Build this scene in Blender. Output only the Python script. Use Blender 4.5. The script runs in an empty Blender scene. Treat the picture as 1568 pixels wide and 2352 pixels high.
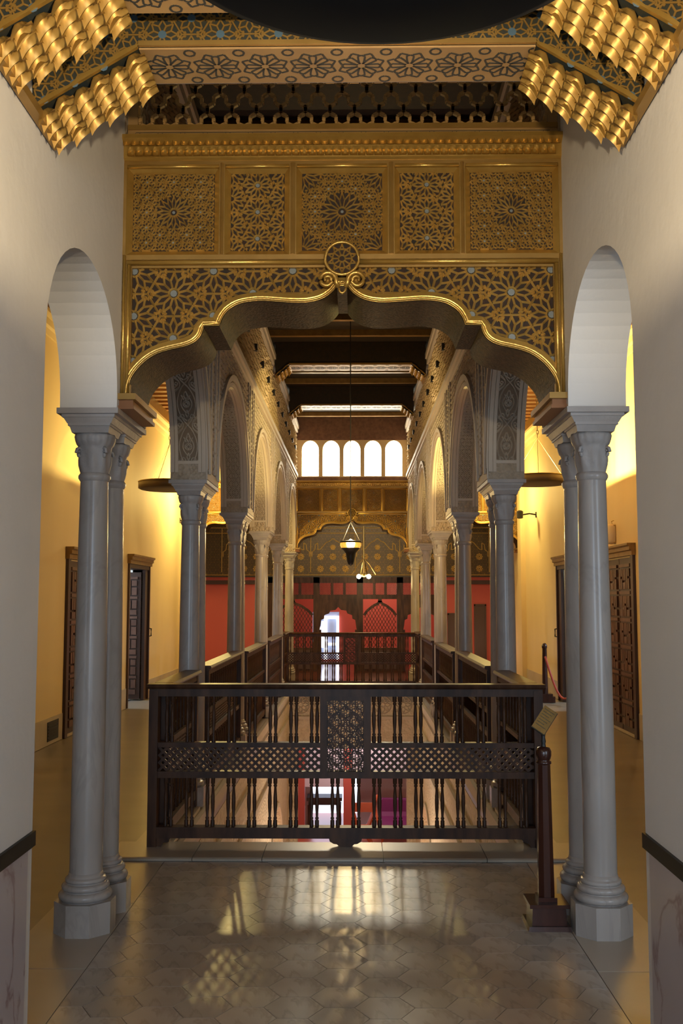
import bpy, math, random
from math import sin, cos, pi, sqrt, hypot, radians as R
from mathutils import Vector, Matrix
random.seed(7)
S = bpy.context.scene
COL = S.collection

# ------------------------------------------------------------------ camera
cd = bpy.data.cameras.new('camera'); cam = bpy.data.objects.new('camera', cd); COL.objects.link(cam)
cam.location = (0.065, 0.0, 1.58)
cam.rotation_euler = (R(90 + 5.05), 0, R(0.80))
cd.sensor_fit = 'HORIZONTAL'; cd.sensor_width = 24.0; cd.lens = 2287.0 / 1568.0 * 24.0
cd.clip_start = 0.05; cd.clip_end = 200
S.camera = cam

# ------------------------------------------------------------------ world, exposure
W = bpy.data.worlds.new('world'); S.world = W; W.use_nodes = True
bgn = W.node_tree.nodes['Background']; bgn.inputs[0].default_value = (0.75, 0.85, 1.0, 1); bgn.inputs[1].default_value = 0.25
S.view_settings.view_transform = 'Standard'; S.view_settings.look = 'None'
S.view_settings.exposure = 0.9; S.view_settings.gamma = 1.0
S.view_settings.use_curve_mapping = False
S.cycles.max_bounces = 7; S.cycles.diffuse_bounces = 4; S.cycles.glossy_bounces = 3
S.cycles.sample_clamp_indirect = 4.0
S.cycles.use_denoising = True

def area(name, loc, rot, sx, sy, power, col):
    l = bpy.data.lights.new(name, 'AREA'); l.shape = 'RECTANGLE'; l.size = sx; l.size_y = sy
    l.energy = power; l.color = col
    o = bpy.data.objects.new(name, l); COL.objects.link(o); o.location = loc; o.rotation_euler = rot
    return o
def point(name, loc, power, col, rad=0.08, parent=None):
    l = bpy.data.lights.new(name, 'POINT'); l.energy = power; l.color = col; l.shadow_soft_size = rad
    o = bpy.data.objects.new(name, l); COL.objects.link(o); o.location = loc
    if parent: o.parent = parent
    return o
COOL = (0.66, 0.82, 1.0); WARM = (1.0, 0.70, 0.30); AMBER = (1.0, 0.74, 0.24)
# daylight entering through the window in the wall behind the viewer
area('daylight_rear_window', (0.0, -3.85, 1.9), (R(90), 0, 0), 1.7, 2.2, 86, COOL)
# daylight through the doorway in the right-hand wall beside the viewer
area('daylight_right_doorway', (1.36, -0.4, 1.25), (0, R(90), 0), 2.1, 1.8, 26, COOL)
# daylight through the corridor windows that lie beside the viewer, left and right
area('daylight_left_corridor', (-3.2, 1.2, 1.7), (R(90), 0, R(-75)), 1.6, 2.2, 12, COOL)
area('daylight_right_corridor', (3.2, 1.2, 1.7), (R(90), 0, R(75)), 1.6, 2.2, 60, COOL)


# ------------------------------------------------------------------ helpers
def put(o, label=None, cat=None, kind=None, group=None):
    if label: o['label'] = label
    if cat: o['category'] = cat
    if kind: o['kind'] = kind
    if group: o['group'] = group
    return o
def empty(name, loc, label, cat, rz=0, group=None, kind=None):
    o = bpy.data.objects.new(name, None); COL.objects.link(o); o.location = loc; o.rotation_euler = (0, 0, rz)
    o.empty_display_size = 0.1
    return put(o, label, cat, kind, group)
def kids(o): return [c for c in bpy.data.objects if c.parent == o]
def copy_tree(o, parent=None, dloc=None, skip=()):
    cm = {}
    for c in bpy.data.objects:
        if c.parent: cm.setdefault(c.parent.name, []).append(c)
    def rec(a, p):
        c = a.copy(); COL.objects.link(c); c.parent = p
        for ch in cm.get(a.name, []):
            if ch.name.split('.')[0] not in skip: rec(ch, c)
        return c
    return rec(o, parent)

class MB:
    def __init__(s, fmap=None): s.v = []; s.f = []; s.m = fmap
    def add(s, vs, fs):
        b = len(s.v); s.v += [s.m(p) for p in vs] if s.m else [tuple(p) for p in vs]
        s.f += [tuple(b + i for i in f) for f in fs]; return s
    def box(s, x0, x1, y0, y1, z0, z1):
        return s.add([(x0,y0,z0),(x1,y0,z0),(x1,y1,z0),(x0,y1,z0),(x0,y0,z1),(x1,y0,z1),(x1,y1,z1),(x0,y1,z1)],
                     [(0,3,2,1),(4,5,6,7),(0,1,5,4),(1,2,6,5),(2,3,7,6),(3,0,4,7)])
    def frustum(s, cx, cy, z0, ax, ay, z1, bx, by):
        return s.add([(cx-ax,cy-ay,z0),(cx+ax,cy-ay,z0),(cx+ax,cy+ay,z0),(cx-ax,cy+ay,z0),(cx-bx,cy-by,z1),(cx+bx,cy-by,z1),(cx+bx,cy+by,z1),(cx-bx,cy+by,z1)],
                     [(0,3,2,1),(4,5,6,7),(0,1,5,4),(1,2,6,5),(2,3,7,6),(3,0,4,7)])
    def prism(s, poly, ax, a, b):
        # poly in the plane across axis ax: 'x' -> (y,z), 'y' -> (x,z), 'z' -> (x,y)
        g = {'x': lambda p, t: (t, p[0], p[1]), 'y': lambda p, t: (p[0], t, p[1]), 'z': lambda p, t: (p[0], p[1], t)}[ax]
        n = len(poly); vs = [g(p, a) for p in poly] + [g(p, b) for p in poly]
        area2 = sum(poly[i][0]*poly[(i+1)%n][1] - poly[(i+1)%n][0]*poly[i][1] for i in range(n))
        cw = (area2 < 0) ^ (ax == 'y') ^ (b < a)
        f0 = tuple(range(n)); f1 = tuple(range(n, 2*n))
        sides = [(i, (i+1) % n, n+(i+1) % n, n+i) for i in range(n)]
        if cw: fs = [f0, f1[::-1]] + [q[::-1] for q in sides]
        else: fs = [f0[::-1], f1] + sides
        return s.add(vs, fs)
    def lathe(s, prof, n=20, c=(0,0,0), cap=True, fr=None):
        vs = []; fs = []
        for r, z in prof:
            for i in range(n):
                a = 2*pi*i/n; rr = r * (fr(a, z) if fr else 1)
                vs.append((c[0]+rr*cos(a), c[1]+rr*sin(a), c[2]+z))
        for j in range(len(prof)-1):
            for i in range(n):
                fs.append((j*n+i, j*n+(i+1) % n, (j+1)*n+(i+1) % n, (j+1)*n+i))
        if cap:
            fs.append(tuple(range(n))[::-1]); k = (len(prof)-1)*n; fs.append(tuple(range(k, k+n)))
        return s.add(vs, fs)
    def tube(s, pts, r, n=6, closed=False):
        pts = [Vector(p) for p in pts]; m = len(pts); vs = []; fs = []
        for k in range(m):
            a = pts[(k-1) % m] if (closed or k > 0) else pts[k]; b = pts[(k+1) % m] if (closed or k < m-1) else pts[k]
            t = (b-a).normalized(); u = t.cross(Vector((0,0,1)))
            if u.length < 1e-3: u = t.cross(Vector((0,1,0)))
            u.normalize(); w = t.cross(u)
            rr = r[k] if isinstance(r, (list, tuple)) else r
            for i in range(n):
                q = pts[k] + (u*cos(2*pi*i/n) + w*sin(2*pi*i/n))*rr; vs.append(tuple(q))
        for k in range(m if closed else m-1):
            k2 = (k+1) % m
            for i in range(n): fs.append((k*n+i, k*n+(i+1) % n, k2*n+(i+1) % n, k2*n+i))
        if not closed: fs += [tuple(range(n))[::-1], tuple(range((m-1)*n, m*n))]
        return s.add(vs, fs)
    def straps(s, segs, w, h, z0=0.0, flat=False):
        # ridged strips in the (x, z) plane standing toward -y; local coords (x, -height, z)
        for (p, q) in segs:
            dx, dz = q[0]-p[0], q[1]-p[1]; L = hypot(dx, dz)
            if L < 1e-5: continue
            nx, nz = -dz/L*w/2, dx/L*w/2
            if flat:
                s.add([(p[0]+nx,-z0-h,p[1]+nz),(p[0]-nx,-z0-h,p[1]-nz),(q[0]-nx,-z0-h,q[1]-nz),(q[0]+nx,-z0-h,q[1]+nz),
                       (p[0]+nx,-z0,p[1]+nz),(p[0]-nx,-z0,p[1]-nz),(q[0]-nx,-z0,q[1]-nz),(q[0]+nx,-z0,q[1]+nz)],
                      [(0,1,2,3),(0,3,7,4),(1,5,6,2)])
            else:
                s.add([(p[0]+nx,-z0,p[1]+nz),(p[0]-nx,-z0,p[1]-nz),(p[0],-z0-h,p[1]),(q[0]+nx,-z0,q[1]+nz),(q[0]-nx,-z0,q[1]-nz),(q[0],-z0-h,q[1])],
                      [(0,2,5,3),(2,1,4,5)])
        return s
    def build(s, name, mat, parent=None, smooth=False, loc=None):
        me = bpy.data.meshes.new(name); me.from_pydata(s.v, [], s.f); me.update()
        if mat: me.materials.append(mat)
        if smooth: me.polygons.foreach_set('use_smooth', [True]*len(me.polygons))
        o = bpy.data.objects.new(name, me); COL.objects.link(o)
        if parent: o.parent = parent
        if loc: o.location = loc
        return o
def struct(name, mb, mat, label, cat, smooth=False):
    return put(mb.build(name, mat, None, smooth), label, cat, 'structure')
def inst(o, parent, loc=(0,0,0), rot=(0,0,0), sc=None):
    c = o.copy(); COL.objects.link(c); c.parent = parent; c.location = loc; c.rotation_euler = rot
    if sc: c.scale = sc
    return c

# ------------------------------------------------------------------ materials
def M(name, col, rough=0.5, metal=0.0, col2=None, nscale=4.0, bump=0.0, bscale=30.0, btype='noise', emit=None, estr=0, rand=0.0, detail=3.0, vein=None, spec=None, stretch=None, trans=0.0):
    m = bpy.data.materials.new(name); m.use_nodes = True; nt = m.node_tree; N = nt.nodes; L = nt.links
    b = N['Principled BSDF']; b.inputs['Roughness'].default_value = rough; b.inputs['Metallic'].default_value = metal
    b.inputs['Base Color'].default_value = (*col, 1)
    if spec is not None: b.inputs['Specular IOR Level'].default_value = spec
    if trans: b.inputs['Transmission Weight'].default_value = trans
    co = N.new('ShaderNodeTexCoord').outputs['Object']
    if stretch:
        mp = N.new('ShaderNodeMapping'); mp.inputs['Scale'].default_value = stretch; L.new(co, mp.inputs[0]); co = mp.outputs[0]
    c = None
    if col2:
        nz = N.new('ShaderNodeTexNoise'); nz.inputs['Scale'].default_value = nscale; nz.inputs['Detail'].default_value = detail
        L.new(co, nz.inputs['Vector'])
        rp = N.new('ShaderNodeValToRGB'); rp.color_ramp.elements[0].position = 0.32; rp.color_ramp.elements[1].position = 0.68
        rp.color_ramp.elements[0].color = (*col, 1); rp.color_ramp.elements[1].color = (*col2, 1)
        L.new(nz.outputs['Fac'], rp.inputs[0]); c = rp.outputs[0]
    if vein:
        nz = N.new('ShaderNodeTexNoise'); nz.inputs['Scale'].default_value = vein[1]; nz.inputs['Detail'].default_value = 5; nz.inputs['Distortion'].default_value = 1.2
        L.new(co, nz.inputs['Vector'])
        rp = N.new('ShaderNodeValToRGB'); e = rp.color_ramp.elements; e[0].position = 0.475; e[1].position = 0.525
        e[0].color = (0,0,0,1); e[1].color = (0,0,0,1); mid = e.new(0.5); mid.color = (vein[2],)*3 + (1,)
        L.new(nz.outputs['Fac'], rp.inputs[0])
        mx = N.new('ShaderNodeMix'); mx.data_type = 'RGBA'; L.new(rp.outputs[0], mx.inputs['Factor'])
        if c: L.new(c, mx.inputs['A'])
        else: mx.inputs['A'].default_value = (*col, 1)
        mx.inputs['B'].default_value = (*vein[0], 1); c = mx.outputs['Result']
    if rand:
        oi = N.new('ShaderNodeObjectInfo'); mr = N.new('ShaderNodeMapRange'); L.new(oi.outputs['Random'], mr.inputs['Value'])
        mr.inputs['To Min'].default_value = 1-rand; mr.inputs['To Max'].default_value = 1+rand
        hv = N.new('ShaderNodeHueSaturation'); L.new(mr.outputs[0], hv.inputs['Value'])
        if c: L.new(c, hv.inputs['Color'])
        else: hv.inputs['Color'].default_value = (*col, 1)
        c = hv.outputs[0]
    if c: L.new(c, b.inputs['Base Color'])
    if bump:
        if btype == 'noise':
            t = N.new('ShaderNodeTexNoise'); t.inputs['Scale'].default_value = bscale; t.inputs['Detail'].default_value = 3; out = t.outputs['Fac']
        else:
            t = N.new('ShaderNodeTexVoronoi'); t.inputs['Scale'].default_value = bscale; t.feature = 'F1'; out = t.outputs['Distance']
        L.new(co, t.inputs['Vector'])
        bp = N.new('ShaderNodeBump'); bp.inputs['Strength'].default_value = bump; bp.inputs['Distance'].default_value = 0.02
        L.new(out, bp.inputs['Height']); L.new(bp.outputs[0], b.inputs['Normal'])
    if emit:
        b.inputs['Emission Color'].default_value = (*emit, 1); b.inputs['Emission Strength'].default_value = estr
    return m
PLASTER = M('white_plaster', (0.64, 0.625, 0.61), 0.75, col2=(0.60, 0.585, 0.565), nscale=1.5, bump=0.12, bscale=14)
YELLOW = M('yellow_plaster', (0.76, 0.60, 0.34), 0.7, col2=(0.72, 0.55, 0.29), nscale=1.2, stretch=(1, 1, 0.25))
STONE_DADO = M('pale_stone', (0.50, 0.42, 0.32), 0.5, col2=(0.44, 0.37, 0.28), nscale=3)
MARBLE = M('column_marble', (0.385, 0.35, 0.325), 0.26, spec=0.35, col2=(0.315, 0.285, 0.265), nscale=3.2, vein=((0.22, 0.20, 0.195), 2.2, 0.28), stretch=(1.6, 1.6, 0.6))
MARBLE_CAP = M('capital_marble', (0.37, 0.34, 0.325), 0.5, col2=(0.30, 0.275, 0.26), nscale=6, bump=0.15, bscale=40)
DADO = M('mauve_marble', (0.38, 0.34, 0.37), 0.3, col2=(0.43, 0.385, 0.41), nscale=2.5, vein=((0.20, 0.11, 0.12), 1.6, 0.8))
BLACKSTRIP = M('black_marble_strip', (0.012, 0.011, 0.011), 0.4, spec=0.12)
TILE = M('hex_marble_tile', (0.40, 0.35, 0.30), 0.27, spec=0.55, col2=(0.34, 0.295, 0.25), nscale=2.6, rand=0.12, vein=((0.24, 0.20, 0.17), 3.0, 0.5))
SLAB = M('marble_slab', (0.36, 0.31, 0.25), 0.3, col2=(0.31, 0.265, 0.21), nscale=1.6, rand=0.08)
GROUT = M('grout', (0.12, 0.09, 0.07), 0.7)
CORRFLOOR = M('corridor_floor_marble', (0.235, 0.20, 0.155), 0.3, col2=(0.195, 0.165, 0.125), nscale=1.4, stretch=(0.6, 2, 1))
GOLD = M('gilded_wood', (0.50, 0.31, 0.075), 0.30, 0.62, col2=(0.42, 0.245, 0.052), nscale=9, bump=0.08, bscale=60)
GOLDFRAME = M('gilded_frame_matt', (0.38, 0.23, 0.065), 0.36, 0.5, col2=(0.31, 0.18, 0.045), nscale=7)
GOLDDARK = M('old_gilding', (0.30, 0.175, 0.05), 0.42, 0.5, col2=(0.22, 0.125, 0.035), nscale=14)
BRONZESOFFIT = M('brown_patterned_soffit', (0.036, 0.018, 0.006), 0.6, 0.1, spec=0.1, col2=(0.075, 0.040, 0.013), nscale=40, bump=0.3, bscale=80, stretch=(1, 1.0, 1.6))
BACKING = M('dark_fretwork_ground', (0.022, 0.023, 0.021), 0.8, col2=(0.045, 0.022, 0.014), nscale=60, spec=0.15)
GOLDCELL = M('gilded_stalactite', (0.42, 0.255, 0.06), 0.40, 0.5, col2=(0.35, 0.20, 0.045), nscale=9)
FRET = M('gilded_fretwork', (0.62, 0.41, 0.12), 0.34, 0.45, col2=(0.52, 0.33, 0.085), nscale=12)
BLUEBACK = M('slate_blue_ground', (0.020, 0.030, 0.036), 0.65, col2=(0.040, 0.036, 0.022), nscale=26, spec=0.2)
BLUEDOT = M('slate_blue_boss', (0.15, 0.17, 0.17), 0.5)
TANWOOD = M('tan_painted_board', (0.40, 0.25, 0.10), 0.45, 0.15, col2=(0.33, 0.20, 0.08), nscale=8)
LATTICE = M('brown_lattice_wood', (0.42, 0.26, 0.10), 0.55, spec=0.2, col2=(0.34, 0.20, 0.075), nscale=12)
DARKLINE = M('dark_painted_line', (0.035, 0.035, 0.03), 0.5)
DARKWOOD = M('dark_walnut', (0.075, 0.034, 0.017), 0.42, spec=0.22, col2=(0.028, 0.012, 0.007), nscale=6, stretch=(3, 3, 0.6))
REDWOOD = M('mahogany', (0.048, 0.015, 0.009), 0.25, col2=(0.03, 0.009, 0.006), nscale=5, stretch=(3, 3, 0.5))
DOORWOOD = M('door_wood', (0.16, 0.075, 0.045), 0.45, col2=(0.10, 0.045, 0.028), nscale=6)
DOORDARK = M('door_frame_wood', (0.06, 0.028, 0.018), 0.45)
CEILDARK = M('dark_painted_ceiling', (0.035, 0.022, 0.013), 0.6, spec=0.2, col2=(0.022, 0.018, 0.013), nscale=20)
CEILRED = M('red_brown_frieze', (0.20, 0.10, 0.055), 0.5, col2=(0.13, 0.06, 0.035), nscale=18)
JOIST = M('orange_joist_wood', (0.40, 0.17, 0.05), 0.45, col2=(0.32, 0.13, 0.04), nscale=5)
STUCCO = M('carved_stucco', (0.42, 0.35, 0.27), 0.8, col2=(0.34, 0.275, 0.20), nscale=8, bump=0.9, bscale=34, btype='voronoi')
FRIEZE = M('gilded_stucco_frieze', (0.44, 0.34, 0.20), 0.4, 0.15, col2=(0.32, 0.23, 0.12), nscale=10)
STUCCO_PLAIN = M('smooth_stucco', (0.46, 0.40, 0.33), 0.7, bump=0.1, bscale=20)
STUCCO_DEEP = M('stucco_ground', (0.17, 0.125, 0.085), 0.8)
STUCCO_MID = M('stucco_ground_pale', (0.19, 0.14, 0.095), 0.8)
STUCCO_LOW = M('lower_stucco', (0.56, 0.48, 0.37), 0.75, col2=(0.46, 0.38, 0.28), nscale=8, bump=0.8, bscale=26, btype='voronoi')
RED = M('red_wall_paint', (0.44, 0.075, 0.055), 0.6)
REDFLOOR = M('red_tile_floor', (0.55, 0.15, 0.09), 0.3)
LAV = M('lavender_wall', (0.55, 0.47, 0.55), 0.6)
PURPLE = M('purple_velvet', (0.16, 0.012, 0.10), 0.6)
BRASS = M('aged_brass', (0.42, 0.30, 0.11), 0.35, 0.85)
BRASSPLATE = M('bright_brass_plate', (0.72, 0.58, 0.26), 0.22, 0.9, col2=(0.60, 0.48, 0.22), nscale=60)
DISCSHADE = M('shaded_lamp_underside', (0.006, 0.006, 0.006), 0.75, spec=0.1)  # dish coloured near-black: the shade under the upward light is in the colour
DISCBRONZE = M('bronze_lamp_dish', (0.13, 0.09, 0.045), 0.55, 0.3)
IRON = M('black_iron', (0.015, 0.014, 0.013), 0.5)
WHITEPL = M('cream_bulkhead_glass', (0.70, 0.62, 0.45), 0.35)
PANE = M('bright_window_pane', (1, 1, 1), 0.5, emit=(1.0, 0.93, 0.74), estr=14.0)
WINDOWFRAME = M('window_frame_plaster', (0.60, 0.46, 0.26), 0.7)
BULB = M('lit_bulb', (1, 1, 1), 0.5, emit=(1.0, 0.80, 0.45), estr=25.0)
AMBERGLASS = M('amber_lantern_glass', (0.55, 0.40, 0.16), 0.2, trans=0.55)
WHITEWIN = M('glowing_white_frame', (0.9, 0.9, 1), 0.4, emit=(0.85, 0.9, 1.0), estr=1.6)  # frame glows by itself to look lit by daylight
BLUEGLASS = M('blue_grey_window_glass', (0.22, 0.25, 0.33), 0.15, emit=(0.20, 0.23, 0.34), estr=0.30)
ROPE = M('red_rope', (0.35, 0.05, 0.03), 0.7)
REDCHAIR = M('orange_red_wood', (0.45, 0.09, 0.035), 0.35)

# ------------------------------------------------------------------ 2-D pattern tools
def pip(poly):
    n = len(poly)
    def f(x, y):
        c = False; j = n-1
        for i in range(n):
            xi, yi = poly[i]; xj, yj = poly[j]
            if (yi > y) != (yj > y) and x < (xj-xi)*(y-yi)/(yj-yi)+xi: c = not c
            j = i
        return c
    return f
def clip(segs, inside):
    out = []
    for p, q in segs:
        K = 8; ins = [inside(p[0]+(q[0]-p[0])*k/K, p[1]+(q[1]-p[1])*k/K) for k in range(K+1)]
        if all(ins): out.append((p, q)); continue
        if not any(ins): continue
        def bis(a, b):
            for _ in range(7):
                m = (a+b)/2
                if inside(p[0]+(q[0]-p[0])*m, p[1]+(q[1]-p[1])*m): a = m
                else: b = m
            return a
        k = 0
        while k <= K:
            if ins[k]:
                e = k
                while e < K and ins[e+1]: e += 1
                a = 0.0 if k == 0 else bis(k/K, (k-1)/K)
                b = 1.0 if e == K else bis(e/K, (e+1)/K)
                out.append(((p[0]+(q[0]-p[0])*a, p[1]+(q[1]-p[1])*a), (p[0]+(q[0]-p[0])*b, p[1]+(q[1]-p[1])*b)))
                k = e
            k += 1
    return out
def pol(c, r, a): return (c[0]+r*cos(a), c[1]+r*sin(a))
def rosette(c, Rr, n, ph=0.0, r0=0.24, r1=0.62, tie=True):
    s = []
    for k in range(n):
        a = ph+2*pi*k/n; b = a+pi/n; a2 = a+2*pi/n
        s.append((pol(c, r0*Rr, b), pol(c, r1*Rr, b)))
        t0 = pol(c, Rr, a); t1 = pol(c, Rr, a2); m = pol(c, r1*Rr, b)
        s += [(m, t0), (m, t1)]
        s.append((pol(c, r0*Rr, b), pol(c, r0*Rr, b+2*pi/n)))
    return s
def ministar(c, r, n, ph=0.0):
    s = []
    for k in range(n):
        a = ph+2*pi*k/n; b = a+pi/n; b0 = a-pi/n
        s += [(pol(c, r*0.5, b0), pol(c, r, a)), (pol(c, r, a), pol(c, r*0.5, b))]
    return s
def polyl(pts, closed=False): return [(pts[i], pts[i+1]) for i in range(len(pts)-1)] + ([(pts[-1], pts[0])] if closed else [])
def hexfield(o, dx, dy, Rr, n, x0, x1, z0, z1):
    s = []; cs = []
    i0 = int((x0-o[0])/dx)-2; i1 = int((x1-o[0])/dx)+2; j0 = int((z0-o[1])/dy)-2; j1 = int((z1-o[1])/dy)+2
    for i in range(i0, i1+1):
        for j in range(j0, j1+1):
            if (i+j) % 2: continue
            c = (o[0]+i*dx, o[1]+j*dy); cs.append(c)
            s += rosette(c, Rr, n, pi/2)
            # straight straps bounding each rosette cell
            g = 2*dy/sqrt(3)*0.5*2/1.0
            hx = [pol(c, 2*dy/sqrt(3), pi/3*k) for k in range(6)]
            s += [(hx[k], hx[(k+1) % 6]) for k in range(3)]
            for k in (0, 1): s += ministar(hx[k], dy*0.30, 6, pi/6)
    return s, cs
def dots(mb, cs, r, h, inside, n=8):
    for c in cs:
        if inside(*c):
            vs = [(c[0]+r*cos(2*pi*k/n), -h, c[1]+r*sin(2*pi*k/n)) for k in range(n)]
            mb.add(vs, [tuple(range(n))])
def rectin(x0, x1, z0, z1): return lambda x, z: x0 <= x <= x1 and z0 <= z <= z1
def offset(pts, d):
    out = []
    for i, p in enumerate(pts):
        a = pts[max(0, i-1)]; b = pts[min(len(pts)-1, i+1)]
        dx, dz = b[0]-a[0], b[1]-a[1]; L = hypot(dx, dz) or 1
        out.append((p[0]-dz/L*d, p[1]+dx/L*d))
    return out
def smooth_poly(pts, n=3):
    # Catmull-Rom
    out = []
    for i in range(len(pts)-1):
        p0 = pts[max(0, i-1)]; p1 = pts[i]; p2 = pts[i+1]; p3 = pts[min(len(pts)-1, i+2)]
        for k in range(n):
            t = k/n
            out.append(tuple(0.5*((2*p1[j])+(-p0[j]+p2[j])*t+(2*p0[j]-5*p1[j]+4*p2[j]-p3[j])*t*t+(-p0[j]+3*p1[j]-3*p2[j]+p3[j])*t**3) for j in (0, 1)))
    out.append(pts[-1]); return out

# ================================================================== LARGE STRUCTURE
XI, XO = 1.10, 1.38            # inner and outer face of the arcade walls
G = [5.10+2.92*i for i in range(6)]   # centres of the twin-column groups
PL = 0.31                      # half length of a pier
ZS = 2.515                     # springing level
# floor of the gallery: stone slab around the open well
fl = MB()
fl.box(-3.5, 3.5, -4.0, 6.60, -0.25, -0.006)
fl.box(-3.5, -1.13, 6.60, 18.15, -0.25, -0.006); fl.box(1.13, 3.5, 6.60, 18.15, -0.25, -0.006)
fl.box(-3.5, 3.5, 18.15, 27.0, -0.25, -0.006)
floor = struct('floor', fl, CORRFLOOR, 'polished marble gallery floor around the open stairwell-like void', 'floor')
# grout bed and hexagonal tiles between the front column pairs
gb = MB().box(-1.10, 1.10, 2.6, 6.19, -0.006, -0.002).build('grout_bed', GROUT, floor)
HR = 0.118
def clip_rect(poly, x0, x1, y0, y1):
    def cut(ps, f, ip):
        o = []
        for i in range(len(ps)):
            a, b = ps[i-1], ps[i]
            if f(b):
                if not f(a): o.append(ip(a, b))
                o.append(b)
            elif f(a): o.append(ip(a, b))
        return o
    def xat(v): return lambda a, b: (v, a[1]+(b[1]-a[1])*(v-a[0])/(b[0]-a[0]))
    def yat(v): return lambda a, b: (a[0]+(b[0]-a[0])*(v-a[1])/(b[1]-a[1]), v)
    for f, ip in ((lambda p: p[0] >= x0, xat(x0)), (lambda p: p[0] <= x1, xat(x1)), (lambda p: p[1] >= y0, yat(y0)), (lambda p: p[1] <= y1, yat(y1))):
        if not poly: return poly
        poly = cut(poly, f, ip)
    return poly
def tile_mesh(poly, c):
    b = 0.0025; n = len(poly); mb = MB()
    cx = sum(p[0] for p in poly)/n; cy = sum(p[1] for p in poly)/n
    inn = [(p[0]+(cx-p[0])*0.008, p[1]+(cy-p[1])*0.008) for p in poly]
    mb.add([(p[0]-c[0], p[1]-c[1], -0.004) for p in poly] + [(p[0]-c[0], p[1]-c[1], 0.0) for p in poly],
           [tuple(range(n, 2*n))] + [(i, (i+1) % n, n+(i+1) % n, n+i) for i in range(n)])
    return mb
hexm = None
ix = 0
for i in range(-9, 10):
    for j in range(0, 22):
        cx = i*HR*1.5; cy = 2.7 + j*HR*sqrt(3) + (HR*sqrt(3)/2 if i % 2 else 0)
        if cy < 3.3: continue
        poly = [(cx+(HR-0.0018)*cos(k*pi/3), cy+(HR-0.0018)*sin(k*pi/3)) for k in range(6)]
        q = clip_rect(poly, -1.093, 1.093, 2.6, 6.185)
        if len(q) < 3: continue
        A = abs(sum(q[k-1][0]*q[k][1]-q[k][0]*q[k-1][1] for k in range(len(q))))/2
        if A < 0.0015: continue
        if len(q) == 6 and A > 0.0345:
            if hexm is None: hexm = tile_mesh(poly, (cx, cy)).build('tile', TILE, floor, loc=(cx, cy, 0))
            else: inst(hexm, floor, (cx, cy, 0))
        else: tile_mesh(q, (cx, cy)).build('tile', TILE, floor, loc=(cx, cy, 0))
for s in (-1, 1):   # border slabs that carry the columns
    for k, (y0, y1) in enumerate(((2.6, 3.5), (3.5, 4.42), (4.42, 5.35), (5.35, 6.19))):
        a, b = sorted((s*1.094, s*1.50))
        MB().box(a+0.003, b-0.003, y0+0.003, y1-0.003, -0.006, 0.0).build('border_slab', SLAB, floor)
# low stone kerb in front of the balustrade
for k, (x0, x1) in enumerate(((-1.46, -0.93), (-0.93, -0.505), (-0.505, 0.232), (0.232, 0.86), (0.86, 1.46))):
    mb = MB(); mb.box(x0+0.002, x1-0.002, 6.215, 6.60, -0.006, 0.020)
    mb.prism([(6.195, 0.002), (6.195, 0.012), (6.205, 0.018), (6.215, 0.020), (6.215, -0.002)], 'x', x0+0.002, x1-0.002)
    mb.build('kerb_slab', SLAB, floor)

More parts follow.
